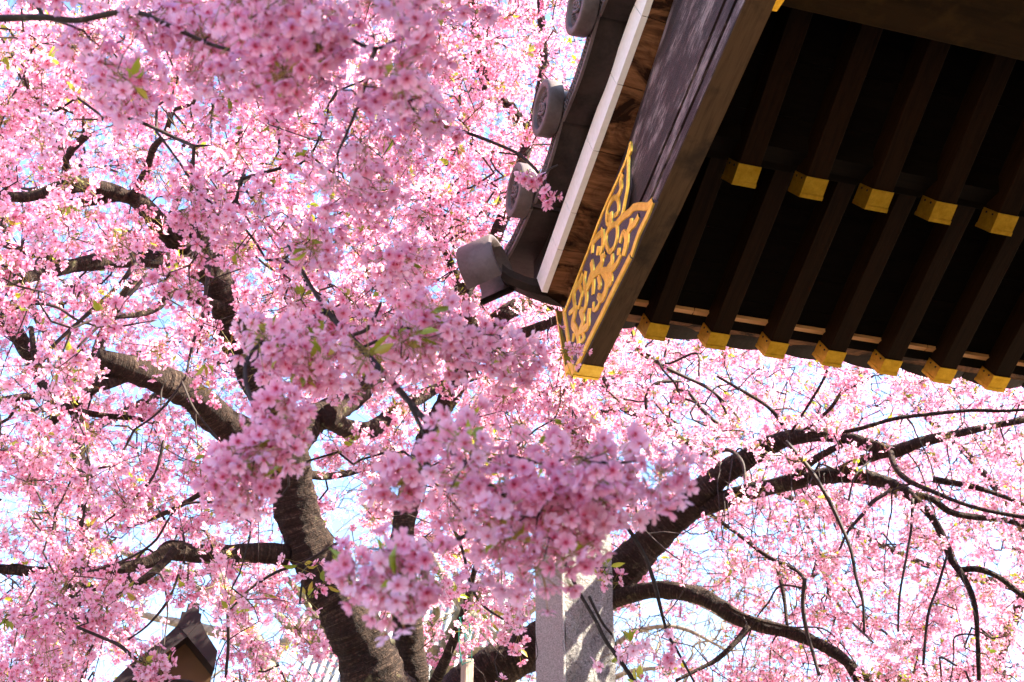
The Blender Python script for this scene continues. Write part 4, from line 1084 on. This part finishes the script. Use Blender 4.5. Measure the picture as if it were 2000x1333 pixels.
# the long diagonal spray in the middle
spray('blossom_branch', 'long shaded pink blossom branch running diagonally down in front of both trunks',
 [W3([(560, 470, 7), (590, 530, 9), (640, 610, 11), (705, 680, 12), (755, 735, 13), (795, 780, 14), (845, 838, 13), (890, 892, 12), (960, 950, 10), (1050, 1010, 8)], 3.0, 2.1),
  W3([(795, 780, 9), (830, 850, 8), (850, 885, 6)], 2.45, 2.4), W3([(890, 895, 7), (930, 905, 6), (990, 890, 6), (1060, 905, 6), (1130, 893, 5), (1190, 905, 5), (1250, 900, 4)], 2.3, 2.15),
  W3([(640, 610, 8), (560, 640, 8), (490, 690, 9), (480, 745, 9), (498, 800, 8), (490, 850, 6)], 2.8, 2.3), W3([(745, 590, 6), (720, 640, 8), (690, 655, 8)], 2.7, 2.7),
  W3([(705, 680, 7), (800, 640, 7), (870, 630, 6), (940, 650, 5)], 2.7, 2.7), W3([(960, 950, 8), (910, 1045, 8), (850, 1062, 7), (780, 1075, 7), (720, 1072, 5)], 2.2, 1.95)],
 [([(585, 430), (620, 420), (660, 445), (665, 490), (635, 515), (600, 490)], 2.7, 3.0),
  ([(450, 660), (530, 625), (610, 590), (700, 550), (820, 525), (880, 580), (930, 650), (930, 690), (870, 715), (790, 705), (710, 755), (620, 755), (580, 710), (500, 690)], 2.45, 2.9),
  ([(455, 910), (490, 880), (515, 900), (490, 935), (460, 935)], 2.15, 2.35),
  ([(525, 800), (560, 790), (575, 830), (540, 860)], 2.3, 2.4),
  ([(715, 880), (780, 865), (860, 830), (980, 830), (1060, 875), (1190, 885), (1265, 905), (1285, 945), (1200, 950), (1150, 1000), (1120, 1085), (1040, 1090), (960, 1030), (900, 990), (870, 930), (760, 950), (720, 920)], 2.05, 2.4),
  ([(1000, 960), (1135, 960), (1145, 1040), (1115, 1100), (1050, 1105), (1000, 1040)], 1.95, 2.2),
  ([(1150, 890), (1240, 880), (1290, 930), (1270, 960), (1180, 950)], 2.0, 2.2),
  ([(620, 640), (760, 600), (900, 620), (960, 680), (880, 730), (740, 740), (640, 700)], 2.5, 2.8),
  ([(710, 1110), (760, 1100), (800, 1115), (790, 1130), (730, 1130)], 1.95, 2.1),
  ([(985, 690), (1010, 690), (1005, 720), (985, 720)], 2.7, 2.8), ([(730, 500), (770, 490), (810, 505), (760, 525)], 2.9, 3.1)],
 102, tintmu=.3, dens=1.75, leafy_=.5, leaf_size=(.028, .05), tips=[(1060, 1100, 2.1), (1115, 1085, 2.1), (985, 1060, 2.1), (1140, 1035, 2.15), (905, 1000, 2.2), (1285, 940, 2.1), (700, 1115, 2.0), (775, 1140, 1.95), (825, 1120, 2.0), (440, 925, 2.25), (490, 940, 2.25), (535, 880, 2.3), (475, 885, 2.3)])
spray('blossom_branch', 'small round pink blossom spray beside the dark fork of the thick trunk',
 [W3([(300, 250, 5), (345, 310, 5), (385, 370, 6), (415, 400, 5)], 3.3, 3.3)],
 [([(345, 385), (400, 360), (445, 395), (440, 440), (390, 440), (350, 420)], 3.2, 3.4)], 103, dens=1.1, leafy_=.5)
# bare-ended twig in front of the tile discs
spray('blossom_twig', 'nearly bare twig with one drooping pink umbel hanging in front of the tile discs',
 [W3([(800, 235, 6), (880, 250, 7), (935, 268, 7), (975, 284, 7), (1010, 300, 7), (1040, 325, 6), (1062, 352, 5), (1075, 368, 4)], 3.9, 3.7), W3([(1058, 345, 4), (1075, 330, 4), (1090, 323, 3)], 3.7, 3.7), W3([(1062, 355, 4), (1062, 372, 4), (1070, 385, 3)], 3.7, 3.7)],
 [], 104, per=(5, 8), rad=.03, leafy_=.6, leaf_size=(.012, .02), tips=[(1020, 338, 3.72), (1036, 348, 3.7), (1046, 350, 3.7), (1072, 388, 3.7), (880, 262, 3.85), (850, 240, 3.85)])
# low sprays
spray('blossom_branch', 'drooping pink blossom spray with bright green leaves in front of the rough stone pillar',
 [W3([(1095, 1080, 7), (1130, 1155, 7), (1162, 1210, 7), (1182, 1250, 8), (1205, 1282, 9), (1240, 1333, 10), (1270, 1380, 10)], 3.7, 3.6), W3([(1150, 1165, 6), (1175, 1215, 6), (1195, 1240, 5)], 3.7, 3.7), W3([(1150, 1000, 5), (1172, 1020, 6), (1170, 1070, 6), (1165, 1110, 5)], 3.9, 3.8)],
 [([(1150, 1250), (1180, 1210), (1250, 1215), (1310, 1270), (1300, 1333), (1250, 1340), (1170, 1310)], 3.5, 3.8), ([(1130, 1110), (1170, 1065), (1230, 1085), (1235, 1130), (1180, 1160), (1140, 1150)], 3.7, 3.9)],
 105, dens=.55, leafy_=.75, rad=.045, tintmu=.5, per=(5, 8), leaf_size=(.03, .05))
spray('hanging_twig', 'long dark bare twig arching down beside the right edge of the stone pillar',
 [W3([(1150, 950, 5), (1172, 975, 6), (1190, 990, 7), (1215, 1018, 8), (1235, 1045, 8), (1262, 1092, 8), (1280, 1145, 8), (1292, 1195, 7), (1305, 1240, 6), (1325, 1275, 5), (1360, 1340, 5)], 4.3, 4.3)], [], 106,
 per=(3, 5), leafy_=.3, tips=[(1308, 1252, 4.3), (1330, 1290, 4.3)], rad=.03)
spray('blossom_branch', 'small pink spray with green leaves crossing in front of the little dark gabled roof',
 [W3([(150, 1225, 6), (205, 1248, 6), (235, 1262, 7), (268, 1290, 8), (300, 1305, 8), (320, 1335, 8), (340, 1375, 8)], 3.9, 3.8), W3([(318, 1332, 6), (345, 1330, 6), (372, 1332, 5), (400, 1345, 4)], 3.8, 3.8)],
 [([(265, 1295), (300, 1285), (320, 1300), (300, 1312)], 3.8, 3.9), ([(150, 1180), (250, 1200), (280, 1260), (180, 1260), (120, 1220)], 4.0, 4.3), ([(0, 1230), (120, 1200), (170, 1290), (100, 1340), (0, 1333)], 4.0, 4.4)], 107, dens=.55, leafy_=.7, tintmu=.4, lod=1, leaf_size=(.03, .045))
spray('blossom_branch', 'pink blossom spray with long green leaves hanging against the thick leaning trunk',
 [W3([(660, 1060, 5), (610, 1090, 6), (580, 1105, 6), (540, 1118, 6), (490, 1150, 5), (450, 1190, 4)], 4.2, 4.1), W3([(600, 1095, 5), (590, 1140, 5), (585, 1180, 4)], 4.2, 4.1)],
 [([(570, 1090), (640, 1080), (645, 1140), (590, 1180), (560, 1150)], 4.0, 4.3), ([(410, 1090), (470, 1080), (480, 1130), (420, 1130)], 4.2, 4.5), ([(450, 1150), (540, 1130), (570, 1190), (500, 1240), (440, 1200)], 4.1, 4.5)], 108, dens=.55, leafy_=.8, tintmu=.45, per=(5, 9), leaf_size=(.035, .055))
spray('blossom_branch', 'pink blossom spray hanging over the dark prop branch beside the green wire',
 [W3([(880, 1020, 6), (905, 1080, 6), (915, 1130, 6), (940, 1180, 5), (990, 1215, 4)], 4.6, 4.6)],
 [([(840, 1110), (900, 1080), (930, 1130), (880, 1180), (840, 1160)], 4.5, 4.8), ([(930, 1170), (980, 1130), (1055, 1150), (1040, 1190), (960, 1240), (930, 1220)], 4.5, 4.8), ([(960, 1240), (1010, 1230), (1015, 1270), (970, 1280)], 4.6, 4.8)], 109, dens=.5, leafy_=.6, tintmu=.4, per=(6, 10), leaf_size=(.03, .045))

# ================================================================== stone pillar, prop post, little roof, background
def mat_granite(rough):
    b = NB('granite rough' if rough else 'granite dressed'); n = b.noise(b.geo(), 130, 4, .7); n2 = b.noise(b.geo(), 22, 6, .7)
    c = b.ramp(n, [(.32, (.13, .125, .12)), (.5, (.30, .29, .275)), (.7, (.46, .45, .43))])
    if rough: c = b.mix(c, (.07, .068, .066), b.ramp(b.noise(b.geo(), 48, 5, .75), [(.52, (0, 0, 0)), (.66, (.85, .85, .85))]))
    return b.principled(c, .85, 0, b.bump(n2 if rough else n, 1.0 if rough else .25, .05 if rough else .004), .3)
def vertical_plane_pts(): pass
pil = None
D0 = 6.7
pm = at(1099, 1333, D0); base = np.array([pm[0], pm[1], 0])
fr = np.array([math.cos(math.radians(29)), math.sin(math.radians(29)), 0]); fl_ = np.array([-math.sin(math.radians(29)), math.cos(math.radians(29)), 0])
def hit_x(px, py, p0, dirv):
    """length along dirv from p0 at which the vertical line shows at photo column px"""
    best = 0
    for s in np.linspace(0, 1.2, 2401):
        q = p0 + dirv * s; q = np.array([q[0], q[1], pm[2]]); d = q - CAM; X = 1000 + FPX * (d @ RT) / (d @ FW)
        if dirv is fl_ and X <= px or dirv is fr and X >= px: return s
    return .3
wl_ = hit_x(1045, 1333, pm, fl_); wr_ = hit_x(1204, 1333, pm, fr)
def z_at_row(P, row):
    lo, hi = 0., 12.
    for _ in range(50):
        m_ = (lo + hi) / 2; d = np.array([P[0], P[1], m_]) - CAM; y = 666.5 - FPX * (d @ UP) / (d @ FW)
        if y > row: lo = m_
        else: hi = m_
    return lo
ztop = z_at_row(pm, 945)
pillar = thing('stone_pillar', base, 'tall grey granite pillar with one smooth face and one rough dappled face', 'stone pillar')
PILW = (wl_, wr_)
s_ = MB()
c0 = base + fr * .004
s_.hexa([c0, c0 + fr * wr_ * .0 + fl_ * wl_, c0 + fl_ * wl_ + fr * .02, c0 + fr * .02] + [p + EZ * ztop for p in (c0, c0 + fl_ * wl_, c0 + fl_ * wl_ + fr * .02, c0 + fr * .02)])
s_.build('dressed_face', mat_granite(False), pillar, .007)
ro = MB(); nz, nx = 90, 14; r_ = np.random.default_rng(5)
def rough_pt(i, j):
    s = i / nx; z = ztop * j / nz
    q = base + fr * (.022 + (wr_ - .022) * s) + EZ * z
    h = .011 * (math.sin(z * 13 + s * 7) + math.sin(z * 29 - s * 17 + 1) * .7 + math.sin(z * 47 + s * 31) * .5) + r_.normal(0, .004)
    if i in (0, nx): h *= .3
    return q - fl_ * h
vs = [rough_pt(i, j) for j in range(nz + 1) for i in range(nx + 1)]
fs = [(j * (nx + 1) + i, j * (nx + 1) + i + 1, (j + 1) * (nx + 1) + i + 1, (j + 1) * (nx + 1) + i) for j in range(nz) for i in range(nx)]
nv = len(vs)
ro.add(vs, fs, True)
cc_ = [base + fr * .0225, base + fr * wr_, base + fr * wr_ + fl_ * wl_, base + fr * .0225 + fl_ * wl_]
cc_ = [p + fl_ * .03 if i < 2 else p for i, p in enumerate(cc_)]
ro.hexa([p + EZ * .0 for p in cc_] + [p + EZ * (ztop + .02) for p in cc_])
ro.build('rough_shaft', mat_granite(True), pillar)

post_b = at(912, 1333, 5.3); ptop = z_at_row(post_b, 1290)
post = thing('prop_post', (post_b[0], post_b[1], 0), 'weathered square wooden prop post at the bottom edge with green wire on top', 'wooden post')
pw = 27 * 5.3 / FPX / 2
px_ = MB(); a1 = fr * pw * .75; a2 = fl_ * pw * .75
b3 = np.array([post_b[0], post_b[1], 0])
px_.hexa([b3 - a1 - a2, b3 + a1 - a2, b3 + a1 + a2, b3 - a1 + a2] + [p + EZ * ptop + np.array([0, 0, dz]) for p, dz in ((b3 - a1 - a2, 0), (b3 + a1 - a2, .006), (b3 + a1 + a2, .004), (b3 - a1 + a2, -.004))])
px_.build('post_shaft', wood('grey post wood', (EZ, fr, fl_), [(.3, (.16, .11, .08)), (.75, (.36, .27, .21))], 8, 18, .8, .6), post, .006)
wi = MB()
for l in ([(903, 1300), (898, 1270), (896, 1240), (899, 1210), (906, 1203)], [(906, 1203), (914, 1212), (918, 1230), (921, 1260), (921, 1290)], [(897, 1206), (905, 1230), (914, 1250), (918, 1222)], [(903, 1300), (907, 1296), (921, 1292)]):
    wi.tube(resample([at(x, y, 5.27) for x, y in l], 14), .0020, 6)
tag(wi.build('tie_wire', NB('green wire').principled((.02, .30, .22), .4)), 'thin green wire looped from the wooden post up round the dark branch', 'wire')

# little dark gabled roof low at the left
VL = on_v(366, 1243, 3.2)[1]
def gp(x, y, v=3.4): return on_v(x, y, v)
VR = 3.4
out_ = [(198, 1333 + 20), (262, 1290), (312, 1254), (346, 1222), (353, 1208), (355, 1195), (364, 1196), (367, 1180), (378, 1176), (390, 1180), (389, 1198), (394, 1199), (392, 1215), (402, 1236), (425, 1272), (422, 1290), (419, 1308)]
inn = [(366, 1243), (245 - 26, 1333 + 16)]
o3 = [gp(*p) for p in out_]; i_ap = gp(366, 1243); i_r = gp(418, 1308); i_l = gp(224, 1349)
lr = thing('small_roof', L((o3[8][0], VR + .6, -RO[2])), 'little dark brown gabled roof with a tan gable panel low among the blossoms', 'small roof')
def mat_brownmetal():
    b = NB('dark brown sheet'); n = b.noise(b.geo(), 6, 3)
    return b.principled(b.ramp(n, [(.3, (.014, .009, .010)), (.7, (.026, .018, .019))]), .5, 0, None, .4)
MBM = mat_brownmetal()
ring_ = o3 + [i_r, i_ap, i_l]
m_ = MB()
def ext(pts, v0, v1, m, ):
    n = len(pts)
    m.add([L((p[0], v0, p[2])) for p in pts] + [L((p[0], v1, p[2])) for p in pts], [(i, (i + 1) % n, n + (i + 1) % n, n + i) for i in range(n)])
# barge boards: two quads strips + ridge block, each a prism
def prism(pts, v0, v1, name, mat, parent):
    m = MB(); n = len(pts)
    m.add([L((p[0], v0, p[2])) for p in pts] + [L((p[0], v1, p[2])) for p in pts], [tuple(range(n)), tuple(range(2 * n - 1, n - 1, -1))] + [(i, (i + 1) % n, n + (i + 1) % n, n + i) for i in range(n)])
    return m.build(name, mat, parent)
prism([gp(*p) for p in ((198, 1353), (262, 1290), (312, 1254), (346, 1222), (366, 1243), (224, 1353))], VR, VR + 1.6, 'roof_slope', MBM, lr)
prism([gp(*p) for p in ((366.3, 1243), (392, 1213), (402, 1236), (425, 1272), (422, 1290), (419, 1308))], VR, VR + 1.6, 'roof_slope', MBM, lr)
prism([gp(*p) for p in ((346.3, 1221.8), (353, 1208), (355, 1195), (364, 1196), (367, 1180), (378, 1176), (390, 1180), (389, 1198), (394, 1199), (391.8, 1212.7), (366.2, 1242.6))], VR - .004, VR + 1.6, 'ridge_cap', MBM, lr)
b_ = NB('tan panel'); n_ = b_.noise(b_.geo(), 5, 3)
pan_m = b_.principled(b_.ramp(n_, [(.3, (.08, .042, .011)), (.7, (.14, .078, .02))]), .6)
prism([gp(*p) for p in ((366, 1244), (417, 1308), (415, 1400), (228, 1400), (228, 1351))], VR + .14, VR + .18, 'gable_panel', pan_m, lr)
wv = [gp(*p) for p in ((414, 1340), (408, 1340), (260, 1340), (250, 1340))]
for uu_ in (wv[0][0] - .06, wv[3][0] + .05):
    m_ = MB(); zb = -RO[2]
    m_.hexa([L((uu_ - .05, VR + .2, zb)), L((uu_ + .05, VR + .2, zb)), L((uu_ + .05, VR + .3, zb)), L((uu_ - .05, VR + .3, zb)), L((uu_ - .05, VR + .2, wv[0][2])), L((uu_ + .05, VR + .2, wv[0][2])), L((uu_ + .05, VR + .3, wv[0][2])), L((uu_ - .05, VR + .3, wv[0][2]))])
    m_.build('post', MBM, lr)

# old plum tree: mossy crooked limbs, bare pale twigs
def bare_tree(name, label, trunk, limbs, n, xr, yr, dep, dens, seed, mat, droop, tw):
    r_ = np.random.default_rng(seed)
    P, R = px_limb(trunk); gP, gR = ground_limb(P[0], R[0], (.1, .05))
    t = thing(name, (gP[0][0], gP[0][1], 0), label, 'bare tree', 'bare trees behind the cherries')
    limb_mesh('trunk', gP + P, gR + R, M[mat], t, 16, .1, seed)
    Ls = [px_limb(l) for l in limbs]
    for i, (p, r) in enumerate(Ls): limb_mesh('limb', p, r, M[mat], t, 10, .14, seed + i + 1)
    C = sample_clusters(n, xr, yr, dep, dens, r_)
    sk = skeleton([(P, R)] + Ls)
    a, b, r0, r1, tips, prev = grow(sk, None, C, r_, droop, .15, .2, .4)
    twigs('twig_sprays', a, b, r0 * tw, r1 * tw, M['pale_bark'], t, 4)
    return t
one = lambda x, y: np.full(x.shape, .9)
bare_tree('plum_tree', 'old crooked plum tree with mossy green limbs and bare pale twigs behind the thick trunk',
 [(845, 1460, 60, 8.8), (850, 1380, 50, 8.8), (868, 1290, 36, 8.8), (890, 1230, 32, 8.8), (915, 1180, 26, 8.8), (940, 1150, 22, 8.8), (985, 1120, 14, 8.8)],
 [W3([(868, 1285, 36), (820, 1272, 32), (760, 1262, 30), (690, 1255, 28), (620, 1245, 30), (580, 1232, 24), (540, 1200, 16)], 8.8, 8.6), W3([(880, 1260, 26), (915, 1270, 22), (945, 1275, 20), (965, 1262, 16), (1010, 1230, 14), (1040, 1235, 12)], 8.8, 9),
  W3([(835, 1275, 18), (838, 1230, 16), (852, 1195, 16), (848, 1170, 14), (870, 1130, 10)], 8.7, 8.6), W3([(640, 1245, 20), (615, 1205, 16), (590, 1165, 14), (560, 1130, 10)], 8.7, 8.5), W3([(905, 1200, 16), (900, 1150, 14), (880, 1100, 10)], 8.8, 8.8)],
 950, (500, 1080), (1090, 1480), lambda x, y, m: rng.uniform(8.2, 10, m), one, 61, 'moss_bark', .05, .9)
bare_tree('bare_tree', 'leafless weeping tree with fine pale arching twigs to the right of the stone pillar',
 [(1175, 1500, 40, 10.5), (1172, 1400, 34, 10.5), (1165, 1300, 28, 10.5), (1165, 1200, 22, 10.5), (1190, 1120, 14, 10.5), (1240, 1080, 8, 10.5)],
 [W3([(1165, 1300, 14), (1230, 1240, 11), (1320, 1225, 8), (1420, 1270, 5)], 10.5, 10.2), W3([(1165, 1210, 11), (1260, 1165, 8), (1360, 1180, 6), (1460, 1240, 4)], 10.5, 10), W3([(1165, 1340, 11), (1240, 1310, 9), (1340, 1310, 7), (1420, 1350, 4)], 10.5, 10.6)],
 2400, (1190, 1540), (1080, 1480), lambda x, y, m: rng.uniform(9.8, 12, m), one, 67, 'pale_bark', .35, 1.2)
bare_tree('bare_tree', 'leafless tree with fine grey twigs far behind the blossoms at the lower left',
 [(560, 1480, 60, 12.5), (540, 1380, 50, 12.5), (500, 1260, 38, 12.5), (440, 1150, 26, 12.5), (380, 1060, 18, 12.5)],
 [W3([(500, 1260, 28), (400, 1230, 20), (280, 1200, 14), (160, 1150, 9)], 12.5, 12.2), W3([(470, 1200, 22), (330, 1120, 16), (200, 1060, 10), (100, 1020, 7)], 12.5, 12.4), W3([(520, 1300, 24), (600, 1200, 16), (660, 1120, 10)], 12.5, 12.8)],
 1300, (-100, 760), (980, 1500), lambda x, y, m: rng.uniform(11.5, 14, m), one, 71, 'pale_bark', .1, 1.5)
bare_tree('bare_tree', 'hazy leafless tree with tangled twigs far behind the middle of the scene',
 [(980, 1500, 60, 13.5), (985, 1400, 50, 13.5), (1000, 1280, 38, 13.5), (1010, 1160, 26, 13.5), (1020, 1060, 18, 13.5)],
 [W3([(1000, 1280, 28), (900, 1180, 20), (820, 1060, 14), (700, 980, 9)], 13.5, 13.2), W3([(1005, 1220, 22), (1100, 1120, 16), (1180, 1010, 10)], 13.5, 13.4)],
 1300, (620, 1250), (900, 1500), lambda x, y, m: rng.uniform(12.5, 15, m), one, 73, 'pale_bark', .1, 1.5)

# far building with a pale ribbed roof
bl = thing('background_building', at(800, 1420, 16) * np.array([1, 1, 0]), 'distant building with a pale ribbed sunlit roof behind the fork of the trunks', 'building')
def far_mat():
    b = NB('pale ribbed roof'); n = b.noise(b.geo(), 3, 3)
    return b.principled(b.ramp(n, [(.3, (.30, .31, .31)), (.7, (.40, .40, .39))]), .5, 0)
A0 = at(560, 1360, 16.5); A1 = at(1000, 1360, 16.5); zlo = A0[2] - .6; zhi = at(800, 1105, 19)[2]
m_ = MB(); nr = 26; secs = []
for i in range(nr * 4 + 1):
    x = A0[0] + (A1[0] - A0[0]) * i / (nr * 4); h = .045 * math.sin(i * math.pi / 2) 
    lo = np.array([x, A0[1] - .5, zlo]); hi = np.array([x + .25, A0[1] + 2.2, zhi]); nn_ = np.array([0, -.55, .83]) * h
    secs.append([lo + nn_, hi + nn_, hi + nn_ + (0, .06, -.10), lo + nn_ + (0, .06, -.10)])
m_.sweep(secs)
m_.build('ribbed_roof', far_mat(), bl)
m_ = MB(); yb = A0[1] - .2
m_.hexa([(A0[0] + .2, yb, 0), (A1[0], yb, 0), (A1[0], yb + 2.2, 0), (A0[0] + .2, yb + 2.2, 0), (A0[0] + .2, yb, zlo), (A1[0], yb, zlo), (A1[0], yb + 2.2, zhi - .3), (A0[0] + .2, yb + 2.2, zhi - .3)])
m_.build('wall', NB('plaster').principled((.55, .52, .46), .9), bl)
print('flowers built')
